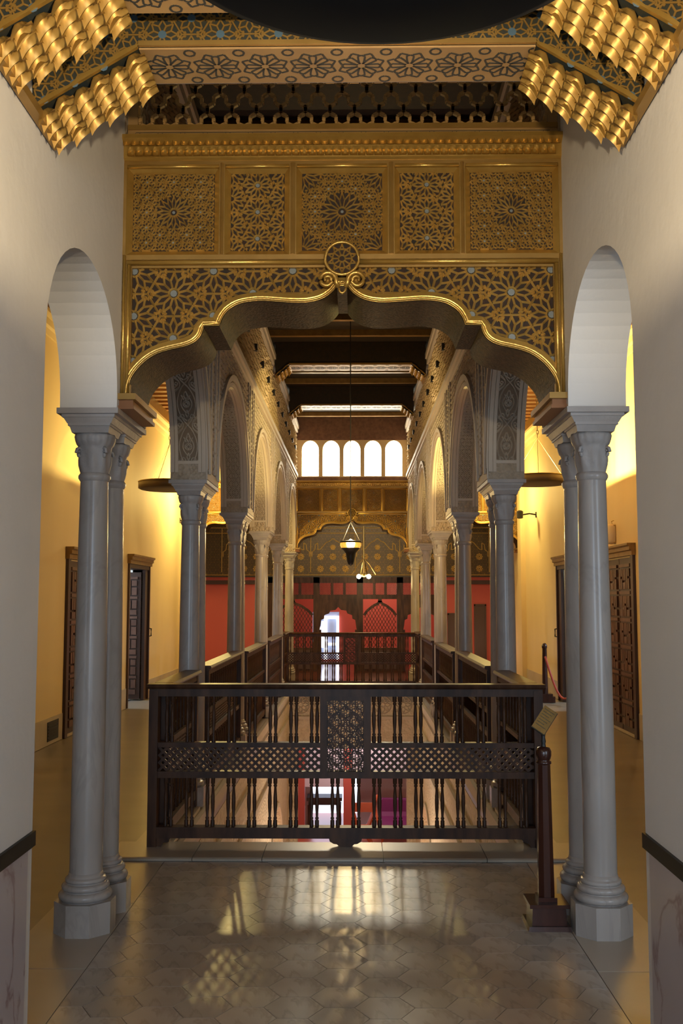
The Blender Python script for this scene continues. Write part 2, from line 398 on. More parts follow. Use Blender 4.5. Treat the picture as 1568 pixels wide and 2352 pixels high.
for s in (-1, 1):
    for k, (y0, y1) in enumerate([(6.602, G[1]-0.31)] + [(G[i]+0.31, G[i+1]-0.31) for i in range(1, 4)] + [(G[4]+0.31, 18.15)]):
        a, b = sorted((s*1.115, s*1.36)); MB().box(a, b, y0+0.002, y1-0.002, -0.006, 0.019 if k < 2 else -0.001).build('edge_slab', SLAB, floor)
def ellarch(yc, half, zs, rise, n=20):
    return [(yc-half*cos(pi*k/n), zs+rise*sin(pi*k/n)**0.92 if 0 < k < n else zs) for k in range(n+1)]
SA = ellarch(4.225, 0.565, 2.55, 0.525, 24)
for s, nm in ((-1, 'left'), (1, 'right')):
    a, b = (-XO, -XI) if s < 0 else (XI, XO)
    door_gap = [(0.6, -0.01), (0.6, 2.4), (-1.4, 2.4), (-1.4, -0.01)] if s > 0 else []
    poly = [(-4.0, -0.01), (-4.0, 5.3), (4.838, 5.3), (4.838, ZS+0.001), (4.79, ZS+0.001)] + SA[::-1] + [(3.66, -0.01)] + door_gap
    w = struct('wall_'+nm, MB().prism(poly, 'x', a, b), PLASTER, 'white plastered side wall with a small round arch, %s of the viewer' % nm, 'wall')
    # mauve marble dado with a black strip, up to the wall end
    xa, xb = (-XI, -XI+0.006) if s < 0 else (XI-0.006, XI)
    for k in range(8):
        if s > 0 and 2 <= k <= 4: continue
        MB().box(xa, xb, -4+k*0.95+0.001, min(3.664, -4+(k+1)*0.95), 0.0, 0.70).build('dado_panel', DADO, w)
    MB().box(xa-(0 if s < 0 else 0.006), xb+(0.006 if s < 0 else 0), -4 if s < 0 else 0.75, 3.664, 0.70, 0.752).build('dado_strip', BLACKSTRIP, w)
    # arcade wall
    poly = [(4.84, ZS), (4.84, 5.3), (G[5]+PL, 5.3), (G[5]+PL, ZS)]
    for i in range(5, 0, -1):
        poly.append((G[i]-PL, ZS))
        yc = (G[i]+G[i-1])/2; half = 2.92/2-PL
        poly += ellarch(yc, half, ZS+0.05, 1.05, 28)[::-1]
        poly.append((G[i-1]+PL, ZS))
    aw = struct('wall_%s_arcade' % nm, MB().prism(poly, 'x', a, b), STUCCO, 'carved cream stucco arcade wall along the %s side of the hall' % nm, 'wall')
    fx = s*XI
    def ib(x0, x1): return (min(s*x0, s*x1), max(s*x0, s*x1))
    # archivolts, pier strips, string course, frieze
    for i in range(5):
        yc = (G[i]+G[i+1])/2; half = 2.92/2-PL
        for d0, d1, t in ((0.0, 0.03, 0.012), (0.05, 0.10, 0.028)):
            inn = ellarch(yc, half+d0, ZS+0.05, 1.05+d0, 28); out = ellarch(yc, half+d1, ZS+0.05, 1.05+d1, 28)
            mb = MB()
            for k in range(28):
                q = [inn[k], inn[k+1], out[k+1], out[k]]
                mb.prism(q, 'x', *(ib(XI-t, XI+0.001)))
            mb.build('archivolt', STUCCO_PLAIN, aw)
    for i in range(6):
        for dy in (-0.29, -0.12, 0.12, 0.29):
            if i == 0 and dy < 0.2: continue
            MB().box(*ib(XI-0.016, XI+0.001), G[i]+dy-0.02, G[i]+dy+0.02, 2.60, 3.94).build('pier_strip', STUCCO_PLAIN, aw)
        MB().box(*ib(XI-0.012, XI+0.001), G[i]-PL if i else G[0]+0.23, G[i]+PL, ZS+0.004, ZS+0.07).build('pier_foot_band', STUCCO_PLAIN, aw)
    for z0, z1, t in ((3.93, 3.97, 0.02), (3.97, 4.03, 0.045), (4.86, 4.93, 0.04), (4.93, 5.0, 0.06)):
        MB().box(*ib(XI-t, XI+0.001), 5.42, G[5]-0.32, z0, z1).build('string_course', STUCCO_PLAIN, aw)
    fr = MB(); rows = 11
    for r in range(rows):
        z = 4.07+r*0.073
        for k in range(int(14.0/0.075)):
            y = 5.45+k*0.075+(0.0375 if r % 2 else 0)
            t = 0.018+0.022*random.random(); hw = 0.032
            x0 = s*XI; x1 = s*(XI-t)
            fr.add([(x0, y-hw, z), (x0, y, z-0.034), (x0, y+hw, z), (x0, y, z+0.034), (x1, y, z-0.012)], [(0,1,4),(1,2,4),(2,3,4),(3,0,4)])
    put(fr.build('stalactite_frieze', FRIEZE, aw), kind='stuff')
    for k in range(16):
        y = 6.2+k*0.83
        MB().box(*ib(XI-0.046, XI), y-0.028, y+0.028, 4.42, 4.50).build('frieze_hole_shade', IRON, aw)  # black block stands for the shade inside a small frieze hole

# arabesque stucco panels on the arch soffits, mapped along the arch curve
def arabesque(i, s, parent, share={}):
    yc = (G[i]+G[i+1])/2; half = 2.92/2-PL
    key = 'm'
    crv = [(G[i+1]-PL, ZS+0.05+0.02*k) for k in range(0)] + ellarch(yc, half, ZS+0.05, 1.05, 80)[::-1]
    # arc length table from the far springing upward
    Ls = [0]
    for k in range(1, len(crv)): Ls.append(Ls[-1]+hypot(crv[k][0]-crv[k-1][0], crv[k][1]-crv[k-1][1]))
    def at(u):
        k = 1
        while k < len(Ls)-1 and Ls[k] < u: k += 1
        t = (u-Ls[k-1])/(Ls[k]-Ls[k-1]); a, b = crv[k-1], crv[k]
        y = a[0]+(b[0]-a[0])*t; z = a[1]+(b[1]-a[1])*t
        dy, dz = b[0]-a[0], b[1]-a[1]; L = hypot(dy, dz)
        return y, z, -dz/L, dy/L       # inward normal (toward the opening)
    off = Vector((s*(XI+XO)/2, yc, 0))
    def fm(p):
        x, h, u = p[0], -p[1], p[2]
        y, z, ny, nz = at(u)
        return (x, y+ny*h-yc, z+nz*h)
    return fm, off
def arab_mesh(kind):
    fm, off = arabesque(0, -1, None)
    U0, U1, HW = 0.10, 2.6, 0.078
    mb = MB(fm); segs = []
    if kind == 0:      # vine scrolls with flowers
        P = 0.34
        for r in range(int((U1-U0)/P)+2):
            b = U0-0.06+r*P
            for sg in (-1, 1):
                segs += polyl([(sg*HW*0.90*sin(pi*t/12.0)**0.8, b+P*t/12.0) for t in range(13)])
                # big curled leaf rising from the knot
                segs += polyl([(sg*HW*(0.05+0.62*sin(pi*0.5*t/6.0)), b+P*(0.10+0.20*t/6.0-0.10*(t/6.0)**2)) for t in range(7)])
                segs += polyl([pol((sg*HW*0.52, b+P*0.20), 0.017, sg*(-0.5)+sg*4.6*t/7.0+(pi if sg < 0 else 0)) for t in range(8)])
                segs += polyl([(sg*HW*(0.05+0.50*sin(pi*t/8.0)), b+P*(0.28+0.46*t/8.0)) for t in range(9)])
                segs += polyl([(sg*HW*(0.20+0.25*t/4.0), b+P*(0.60+0.12*t/4.0)) for t in range(5)])
                # side leaves outside the ogee
                segs += polyl([(sg*HW*(1.0-0.55*sin(pi*t/8.0)), b-P*0.20+P*0.40*t/8.0) for t in range(9)])
                segs += polyl([pol((sg*HW*0.80, b), 0.013, 2*pi*t/6) for t in range(6)], True)
                segs += polyl([(sg*HW, b-P*0.10), (sg*HW*0.70, b-P*0.03), (sg*HW*0.62, b+P*0.05)])
                segs += polyl([(sg*HW*0.98, b+P*0.16), (sg*HW*0.72, b+P*0.11), (sg*HW*0.5, b+P*0.06)])
                segs += polyl([(sg*HW*0.98, b-P*0.16), (sg*HW*0.72, b-P*0.12), (sg*HW*0.5, b-P*0.07)])
            segs += polyl([pol((0, b+P*0.5), 0.027, 2*pi*k/8+pi/8) for k in range(8)], True)
            segs += ministar((0, b+P*0.5), 0.021, 4)
            segs += polyl([(0, b+P*0.60), (0.016, b+P*0.70), (0, b+P*0.82), (-0.016, b+P*0.70), (0, b+P*0.60)])
            segs += polyl([(0, b+P*0.18), (0.012, b+P*0.26), (0, b+P*0.36), (-0.012, b+P*0.26), (0, b+P*0.18)])
        w, h = 0.0115, 0.012
    else:              # small-scale interlaced stars
        segs, cs = hexfield((0, 1.2), 0.078, 0.045, 0.041, 8, -HW, HW, U0, U1); w, h = 0.0105, 0.010
    segs = clip(segs, rectin(-HW, HW, U0, U1))
    mb.straps(segs, w, h, 0.003)
    vine = mb.build('vine_relief' if kind == 0 else 'star_relief', STUCCO_PLAIN)
    g = MB(fm)
    for k in range(40):
        a = U0+(U1-U0)*k/40; b = U0+(U1-U0)*(k+1)/40
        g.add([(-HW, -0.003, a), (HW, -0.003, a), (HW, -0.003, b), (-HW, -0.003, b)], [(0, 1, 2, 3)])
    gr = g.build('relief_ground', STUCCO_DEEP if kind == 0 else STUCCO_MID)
    f = MB(fm)
    for x0, x1, h in ((-0.139, -0.107, 0.012), (-0.103, -HW, 0.007), (HW, 0.103, 0.007), (0.107, 0.139, 0.012)):
        for k in range(40):
            a = 0.01+(U1-0.01)*k/40; b = 0.01+(U1-0.01)*(k+1)/40
            f.add([(x0, -h, a), (x1, -h, a), (x1, -h, b), (x0, -h, b), (x0, 0, a), (x1, 0, a), (x1, 0, b), (x0, 0, b)], [(0, 1, 2, 3), (0, 3, 7, 4), (1, 5, 6, 2)])
    f.add([(-HW, -0.009, U0-0.025), (HW, -0.009, U0-0.025), (HW, -0.009, U0), (-HW, -0.009, U0)], [(0, 1, 2, 3)])
    return vine, gr, f.build('relief_border', STUCCO_PLAIN)
for kind in (0, 1):
    trip = arab_mesh(kind); first = True
    for s, nm in ((-1, 'left'), (1, 'right')):
        aw = bpy.data.objects['wall_%s_arcade' % nm]
        for i in range(5):
            if (i == 0) != (kind == 0): continue
            loc = (s*(XI+XO)/2, (G[i]+G[i+1])/2, 0)
            for o in trip:
                if first: o.parent = aw; o.location = loc
                else: inst(o, aw, loc)
            first = False
# fine carved relief over the hall face of the arcade walls
for s, nm in ((-1, 'left'), (1, 'right')):
    mb = MB()
    for r in range(24):
        z = 2.62+r*0.054
        for k in range(int((G[5]-0.3-5.45)/0.056)):
            y = 5.45+k*0.056+(0.028 if r % 2 else 0)
            gi = min(range(6), key=lambda q: abs(G[q]-y)); free = True
            for i in range(5):
                yc = (G[i]+G[i+1])/2; u = (y-yc)/(2.92/2-PL+0.12)
                if abs(u) < 1 and z < ZS+0.05+1.17*sqrt(1-u*u)**0.92: free = False
            if not free: continue
            t = 0.008+0.014*random.random(); x0 = s*XI; x1 = s*(XI-t); hw = 0.022; hz = 0.021
            mb.add([(x0, y-hw, z), (x0, y, z-hz), (x0, y+hw, z), (x0, y, z+hz), (x1, y+random.uniform(-0.01, 0.01), z)], [(0,1,4),(1,2,4),(2,3,4),(3,0,4)])
    put(mb.build('carved_relief', STUCCO_PLAIN, bpy.data.objects['wall_%s_arcade' % nm]), kind='stuff')

# outer corridor walls with dado, crown moulding and door openings
OX = 3.30
for s, nm in ((-1, 'left'), (1, 'right')):
    o0, o1 = ((14.75, 16.15) if s < 0 else (14.55, 15.98))
    def sb(x0, x1): return (min(s*x0, s*x1), max(s*x0, s*x1))
    mb = MB()
    mb.box(*sb(OX, OX+0.25), -4.0, o0, -0.01, 5.0); mb.box(*sb(OX, OX+0.25), o1, 22.4, -0.01, 5.0); mb.box(*sb(OX, OX+0.25), o0, o1, 2.12, 5.0)
    w = struct('wall_%s_corridor' % nm, mb, YELLOW, 'warm yellow plaster outer wall of the %s corridor' % nm, 'wall')
    b1, b2 = ((11.6, 12.95) if s < 0 else (11.62, 12.85))
    for y0, y1 in ((5.0, b1-0.08), (b2+0.08, o0-0.06), (o1+0.06, 19.4)):
        n = max(1, round((y1-y0)/1.1))
        for k in range(n):
            MB().box(*sb(OX-0.012, OX+0.001), y0+(y1-y0)*k/n+0.002, y0+(y1-y0)*(k+1)/n-0.002, 0, 0.29).build('dado_slab', STONE_DADO, w)
    cm = MB(); cm.prism([(0, 4.50), (0, 4.78), (-0.10, 4.78), (-0.09, 4.70), (-0.055, 4.66), (-0.05, 4.58), (-0.02, 4.53)], 'y', 0, 1)
    # crown moulding
    cr = MB(); prof = [(0, 4.46), (0.02, 4.46), (0.035, 4.52), (0.06, 4.54), (0.075, 4.60), (0.12, 4.63), (0.12, 4.67), (0, 4.67)]
    cr.prism([(s*(OX-d), z) for d, z in prof], 'y', 5.0, 19.4); cr.build('crown_moulding', YELLOW, w)
    MB().box(*sb(OX-0.10, OX+0.001), 5.0, 19.4, 4.67, 4.86).build('painted_frieze', GOLDDARK, w)
    # vertical pilaster where the end arch lands
    MB().box(*sb(OX-0.09, OX+0.001), 19.0, 19.36, 0.0, 4.46).build('pilaster', YELLOW, w)
    # ceiling with joists
    c = struct('ceiling_%s_corridor' % nm, MB().box(*sb(XO, OX+0.25), -4.0, 22.4, 4.98, 5.1), JOIST, 'timber ceiling over the %s corridor' % nm, 'ceiling')
    j0 = None
    for k in range(46):
        y = 5.2+k*0.31
        if j0 is None: j0 = MB().box(-0.96, 0.96, -0.065, 0.065, -0.06, 0.07).build('joist', JOIST, c, loc=(s*2.34, y, 4.91))
        else: inst(j0, c, (s*2.34, y, 4.91))
struct('wall_rear', MB().box(-3.5, -0.9, -4.2, -4.0, -0.01, 5.3).box(0.9, 3.5, -4.2, -4.0, -0.01, 5.3).box(-0.9, 0.9, -4.2, -4.0, 3.0, 5.3).box(-0.9, 0.9, -4.2, -4.0, -0.01, 0.8), PLASTER, 'white wall with a tall window behind the viewer', 'wall')
hc = struct('ceiling', MB().box(-XO, XO, 3.7, 20.0, 5.18, 5.3), CEILDARK, 'dark painted timber ceiling high over the central hall', 'ceiling')
struct('ceiling_vestibule', MB().box(-XI, XI, -4.0, 3.66, 3.74, 3.85), CEILDARK, 'low painted ceiling over the entrance passage', 'ceiling')
struct('wall_lintel', MB().box(-XI, XI, 3.665, 3.74, 3.60, 5.18), PLASTER, 'plaster lintel above the nearest painted beam', 'wall')

# lower storey seen through the well
ZL = -3.9
for s, nm in ((-1, 'left'), (1, 'right')):
    def sb(x0, x1): return (min(s*x0, s*x1), max(s*x0, s*x1))
    poly = [(6.45, ZL), (6.45, -0.26), (18.6, -0.26), (18.6, ZL)]
    for i in range(4, 1, -1):
        yc = (G[i]+G[i-1])/2+0.0; half = 1.10
        yb = G[i]-PL-0.05
        poly.append((yc+half, ZL)); poly += ellarch(yc, half, -2.50, 0.95, 20)[::-1]; poly.append((yc-half, ZL))
    w = struct('wall_%s_lower' % nm, MB().prism(poly, 'x', *sb(1.13, 1.40)), STUCCO_LOW, 'sandy carved wall of the lower storey below the %s gallery' % nm, 'wall')
    for z0, z1, t in ((-0.09, -0.02, 0.05), (-0.16, -0.09, 0.025), (-0.55, -0.50, 0.03), (-0.95, -0.88, 0.03)):
        MB().box(*sb(1.13-t, 1.131), 6.61, 18.15, z0, z1).build('string_course', STUCCO_PLAIN, w)
    for i in range(1, 4):
        yc = (G[i]+G[i+1])/2; mb = MB()
        inn = ellarch(yc, 1.10, -2.50, 0.95, 24); out = ellarch(yc, 1.16, -2.50, 1.01, 24)
        for k in range(24): mb.prism([inn[k], inn[k+1], out[k+1], out[k]], 'x', *sb(1.105, 1.131))
        mb.box(*sb(1.105, 1.131), yc-1.16, yc-1.10, ZL, -2.50); mb.box(*sb(1.105, 1.131), yc+1.10, yc+1.16, ZL, -2.50)
        mb.build('archivolt', STUCCO_PLAIN, w)
    struct('wall_%s_lower_outer' % nm, MB().box(*sb(OX, OX+0.2), 5.0, 27.0, ZL, -0.25), YELLOW, 'cream lower corridor wall beyond the %s arches' % nm, 'wall')
for s, nm in ((-1, 'left'), (1, 'right')):
    struct('wall_%s_lower_end' % nm, MB().box(min(s*1.40, s*OX), max(s*1.40, s*OX), 18.7, 18.9, ZL, -0.25), YELLOW, 'cream end wall of the %s lower corridor' % nm, 'wall')
struct('floor_lower', MB().box(-3.5, 3.5, 5.0, 27.0, ZL-0.2, ZL), REDFLOOR, 'red tiled floor of the lower storey', 'floor')
struct('wall_front_lower', MB().box(-3.5, 3.5, 6.35, 6.60, ZL, -0.25), STUCCO_LOW, 'lower storey wall under the near gallery edge', 'wall')
le = struct('wall_end_lower', MB().box(-1.13, 1.13, 18.15, 18.45, -1.06, -0.25).box(-1.13, -0.98, 18.15, 18.45, ZL, -1.06).box(0.98, 1.13, 18.15, 18.45, ZL, -1.06), STUCCO_LOW, 'carved end wall of the lower storey under the far balustrade', 'wall')
for k in range(6):
    x = -0.92+k*0.368
    mb = MB(); sg = []
    sg += rosette((0, 0), 0.15, 8, 0, 0.3, 0.6) + polyl([pol((0, 0), 0.155, 2*pi*q/16) for q in range(16)], True)
    mb.straps(sg, 0.022, 0.02); mb.build('rosette', STUCCO_PLAIN, le, loc=(x, 18.149, -0.30))
MB().box(-1.13, 1.13, 18.12, 18.151, -0.555, -0.50).build('string_course', STUCCO_PLAIN, le)
MB().box(-1.13, 1.13, 18.10, 18.151, -1.06, -1.00).build('lintel_edge', STUCCO_PLAIN, le)
MB().box(-1.15, 1.15, 18.08, 18.151, -0.10, -0.007).build('gallery_edge', STUCCO_PLAIN, le)
# lower room
lr = struct('wall_back_lower', MB().box(0.12, 3.5, 24.9, 25.1, ZL, -0.25).box(-3.5, -1.2, 24.9, 25.1, ZL, -0.25).box(-1.2, 0.12, 24.9, 25.1, -2.3, -0.25).box(-1.2, -1.0, 24.9, 25.1, ZL, -2.3), LAV, 'lavender back wall of the lower room', 'wall')
struct('wall_pier_lower', MB().box(-0.22, 0.0, 23.6, 23.9, ZL, -0.25).box(-1.36, -1.12, 23.6, 23.9, ZL, -0.25), RED, 'red painted piers with a wide opening in the lower room', 'wall')
struct('wall_lintel_lower', MB().box(-1.12, -0.22, 23.62, 23.88, -2.75, -0.25).box(0.0, 2.0, 23.62, 23.88, -2.45, -0.25), LAV, 'pale lintel between the red piers downstairs', 'wall')
struct('window_1', MB().box(-1.3, 0.2, 26.3, 26.35, ZL, -2.2), M('daylight_pane', (0.7, 0.75, 0.9), 0.4, emit=(0.72, 0.80, 1.0), estr=1.2), 'bright daylit opening seen between the red piers downstairs', 'window')

# far rooms beyond the back arch
YB = 22.4
bk = struct('wall_back', MB().box(-3.5, -1.92, YB, YB+0.15, -0.01, 5.0).box(2.05, 3.5, YB, YB+0.15, -0.01, 5.0).box(-1.92, 2.05, YB, YB+0.15, 2.08, 5.0), RED, 'red wall at the far end of the gallery', 'wall')
struct('ceiling_back', MB().box(-3.5, 3.5, 19.95, 27.0, 4.2, 4.3), CEILDARK, 'dark ceiling over the far red rooms', 'ceiling')
struct('wall_back_room', MB().box(-3.5, -1.05, 26.0, 26.15, -0.01, 4.2).box(-0.36, 3.5, 26.0, 26.15, -0.01, 4.2).box(-1.05, -0.36, 26.0, 26.15, 1.27, 4.2).box(-1.05, -0.36, 26.0, 26.15, -0.01, 0.05), RED, 'red back wall of the room behind the wooden screen', 'wall')
struct('wall_left_back', MB().box(-3.62, -3.5, 19.7, 26.1, -0.01, 4.2), RED, 'red left side wall of the far room', 'wall')
struct('wall_right_back', MB().box(3.5, 3.62, 19.7, 26.1, -0.01, 4.2), RED, 'red right side wall of the far room', 'wall')
for s in (-1, 1):
    MB().box(min(s*1.95, s*3.5), max(s*1.95, s*3.5), YB-0.03, YB+0.001, 1.93, 2.02).build('picture_rail', DOORDARK, bk)
struct('floor_back', MB().box(-3.3, 3.3, 18.62, 25.9, -0.006, 0.0), M('dark_red_polished_floor', (0.11, 0.030, 0.020), 0.2), 'dark red polished floor in front of the wooden screen', 'floor')
# painted band above the screen: dark green-brown board with gold lobed arches, rosettes and studs
band = MB().box(-3.5, 3.5, YB-0.04, YB+0.001, 2.09, 3.45).build('painted_band', M('green_gold_painted_board', (0.035, 0.027, 0.013), 0.55, col2=(0.06, 0.043, 0.018), nscale=22), bk)
sg = []; st = []
for c in range(-3, 4):
    x0 = c*1.0+0.56
    arch = [(-0.47, 2.55), (-0.47, 2.66), (-0.41, 2.70), (-0.40, 2.82), (-0.34, 2.86), (-0.34, 2.70), (-0.28, 2.72), (-0.16, 2.86), (-0.08, 2.90), (0, 2.96), (0.08, 2.90), (0.16, 2.86), (0.28, 2.72), (0.34, 2.70), (0.34, 2.86), (0.40, 2.82), (0.41, 2.70), (0.47, 2.66), (0.47, 2.55)]
    sg += polyl([(x0+a, b) for a, b in arch]) + [((x0-0.5, 2.2), (x0-0.5, 3.2))]
    for rx in (-0.28, 0, 0.28):
        for rz in (2.28, 2.55):
            sg += rosette((x0+rx, rz), 0.075, 8, 0, 0.35, 0.65)
    sg += rosette((x0, 2.76), 0.06, 8)
fine, _c = hexfield((0.06, 2.6), 0.10, 0.058, 0.05, 6, -3.4, 3.4, 2.12, 3.4)
MB().straps(clip(fine, rectin(-3.45, 3.45, 2.12, 3.42)), 0.0035, 0.002, 0.0, True).build('painted_interlace', GOLDDARK, bk, loc=(0, YB-0.04, 0))
sg += [((-3.4, 3.2), (3.4, 3.2)), ((-3.4, 2.14), (3.4, 2.14)), ((-3.4, 3.08), (3.4, 3.08))]
sg = clip(sg, rectin(-3.45, 3.45, 2.1, 3.4))
mb = MB().straps(sg, 0.022, 0.012); mb.build('gold_painted_motifs', FRET, bk, loc=(0, YB-0.04, 0))
mb = MB()
for k in range(58):
    for z in (2.17, 3.14): mb.lathe([(0.018, 0), (0.012, 0.012), (0.0, 0.016)], 6, (0, 0, 0), False) if False else mb.add([(-3.4+k*0.12-0.016, -0.001, z), (-3.4+k*0.12, -0.001, z-0.016), (-3.4+k*0.12+0.016, -0.001, z), (-3.4+k*0.12, -0.001, z+0.016), (-3.4+k*0.12, -0.018, z)], [(0,1,4),(1,2,4),(2,3,4),(3,0,4)])
put(mb.build('gold_studs', BRASSPLATE, bk, loc=(0, YB-0.04, 0)), kind='stuff')

# ================================================================== COLUMNS
ORD = ['nearest', 'second', 'third', 'fourth', 'fifth', 'farthest']
def make_column():
    t = empty('column', (0, 0, 0), 'x', 'column', group='marble arcade columns')
    oc = [(0.135/cos(pi/8)*cos(pi/8+k*pi/4), 0.135/cos(pi/8)*sin(pi/8+k*pi/4)) for k in range(8)]
    pb = MB().prism(oc, 'z', 0.0, 0.148); 
    pb.build('plinth', MARBLE, t)
    prof = [(0.128, 0.148)]
    def torus(z, r, h, k=6):
        return [(r-h/2+h/2*sin(pi*q/k)*1.0+0.0, z+h*(1-cos(pi*q/k))/2) for q in range(k+1)]
    prof = [(0.118, 0.146)] + torus(0.150, 0.128, 0.040) + torus(0.194, 0.114, 0.032) + torus(0.230, 0.098, 0.024) + [(0.084, 0.258), (0.080, 0.275)]
    MB().lathe(prof, 28).build('base_moulding', MARBLE, t, True)
    sp = [(0.0785, 0.27), (0.0785, 0.8), (0.0765, 1.3), (0.073, 1.8), (0.0685, 2.175)]
    MB().lathe(sp, 32, cap=False).build('shaft', MARBLE, t, True)
    MB().lathe([(0.066, 2.165), (0.072, 2.172), (0.079, 2.185), (0.079, 2.197), (0.072, 2.208), (0.066, 2.212)], 28).build('necking', MARBLE, t, True)
    # capital: leafy bell turning square under a gadrooned collar
    n = 48; mb = MB(); rows = [(0.068, 2.205), (0.073, 2.225), (0.078, 2.25), (0.080, 2.275), (0.080, 2.30), (0.079, 2.325), (0.081, 2.345), (0.088, 2.352), (0.094, 2.37), (0.098, 2.39), (0.094, 2.405)]
    vs = []; fs = []
    for j, (r, z) in enumerate(rows):
        for i in range(n):
            a = 2*pi*i/n
            if z < 2.345: rr = r*(1+0.05*sin(8*a+(z-2.2)*18)*sin((z-2.2)*24) + 0.05*max(0, cos(4*(a-pi/4)))**3*(1 if z > 2.24 else 0.3))
            else: rr = r*(1+0.035*cos(16*a)) * (1+0.05*abs(cos(2*(a-pi/4)))**4)
            vs.append((rr*cos(a), rr*sin(a), z))
    for j in range(len(rows)-1):
        for i in range(n): fs.append((j*n+i, j*n+(i+1) % n, (j+1)*n+(i+1) % n, (j+1)*n+i))
    fs.append(tuple(range((len(rows)-1)*n, len(rows)*n)))
    mb.add(vs, fs); cp = mb.build('capital', MARBLE_CAP, t, True)
    # small volutes at the four diagonals
    vmb = MB()
    for k in range(4):
        a = pi/4+k*pi/2
        pts = []
        for q in range(12):
            th = q*0.75; rr = 0.032*(1-q/14)
            pts.append(((0.086+rr*cos(th)*0.6)*cos(a), (0.086+rr*cos(th)*0.6)*sin(a), 2.305+rr*sin(th)))
        vmb.tube(pts, 0.0085, 6)
    vmb.build('volutes', MARBLE_CAP, cp, True)
    return t
colp = make_column(); used = False
impost0 = None
for s, nm in ((-1, 'left'), (1, 'right')):
    for gi, g in enumerate(G):
        for fi, dy in enumerate((-0.165, 0.165)):
            c = colp if not used else copy_tree(colp)
            used = True
            c.location = (s*1.24, g+dy, 0)
            c.rotation_euler = (0, 0, random.choice((0, pi/2, pi, -pi/2)))
            c['label'] = 'pale veined marble column, %s of the %s twin pair on the %s side' % ('front' if fi == 0 else 'rear', ORD[gi], nm)
        if impost0 is None:
            im = empty('impost_block', (0, 0, 0), 'x', 'impost', group='stepped imposts over the twin columns')
            MB().box(-0.150, 0.150, -0.330, 0.330, 2.487, 2.5145).build('top_slab', MARBLE_CAP, im)
            MB().box(-0.130, 0.130, -0.312, 0.312, 2.472, 2.488).frustum(0, 0, 2.444, 0.108, 0.292, 2.472, 0.124, 0.306).build('middle_step', MARBLE_CAP, im)
            for dy in (-0.165, 0.165):
                mb = MB(); mb.box(-0.104, 0.104, dy-0.128, dy+0.128, 2.432, 2.446); mb.frustum(0, dy, 2.401, 0.090, 0.104, 2.432, 0.098, 0.120)
                mb.build('cushion', MARBLE_CAP, im)
            impost0 = im
        else: im = copy_tree(impost0)
        im.location = (s*1.24, g, 0)
        im['label'] = 'stepped grey marble impost on the %s twin columns, %s side' % (ORD[gi], nm)

# ================================================================== GILDED ARCH
ARCHL = [(-1.062, 2.590), (-1.058, 2.640), (-1.036, 2.695), (-0.985, 2.755), (-0.923, 2.797), (-0.850, 2.820), (-0.780, 2.836), (-0.732, 2.858), (-0.702, 2.892), (-0.688, 2.938)]
ARCHL2 = [(-0.610, 2.940), (-0.598, 2.976), (-0.572, 3.014), (-0.526, 3.045), (-0.472, 3.060), (-0.395, 3.066), (-0.282, 3.058), (-0.182, 3.056), (-0.106, 3.072), (-0.054, 3.105), (-0.026, 3.140)]
half = smooth_poly(ARCHL, 3) + smooth_poly(ARCHL2, 3)
CURVE = half + [(-x, z) for x, z in half[::-1]]
def muq_cell(w, h, d):
    # concave pointed niche with raised ribs that run down into pendants at the lower corners
    mb = MB(); na, nb = 8, 6; vs = []; fs = []
    for j in range(nb+1):
        b = j/nb; wb = 1.0 if b < 0.45 else 1.0-0.85*((b-0.45)/0.55)**1.3
        for i in range(na+1):
            a = -1+2*i/na
            sc = max(0.0, 1-(a/wb)**2)**0.7 if wb > 0 else 0
            y = -d*(1-sc*min(1.0, sin(pi*min(1, b*0.92+0.04))*1.15)) - d*0.75*abs(a)**5*(1-b)**3
            x = a*w/2*(1-0.12*abs(a)*(1-b)**2)
            vs.append((x, y, b*h-0.12*h*abs(a)**5*(1-b)**3))
    for j in range(nb):
        for i in range(na): fs.append((j*(na+1)+i, j*(na+1)+i+1, (j+1)*(na+1)+i+1, (j+1)*(na+1)+i))
    return mb.add(vs, fs)
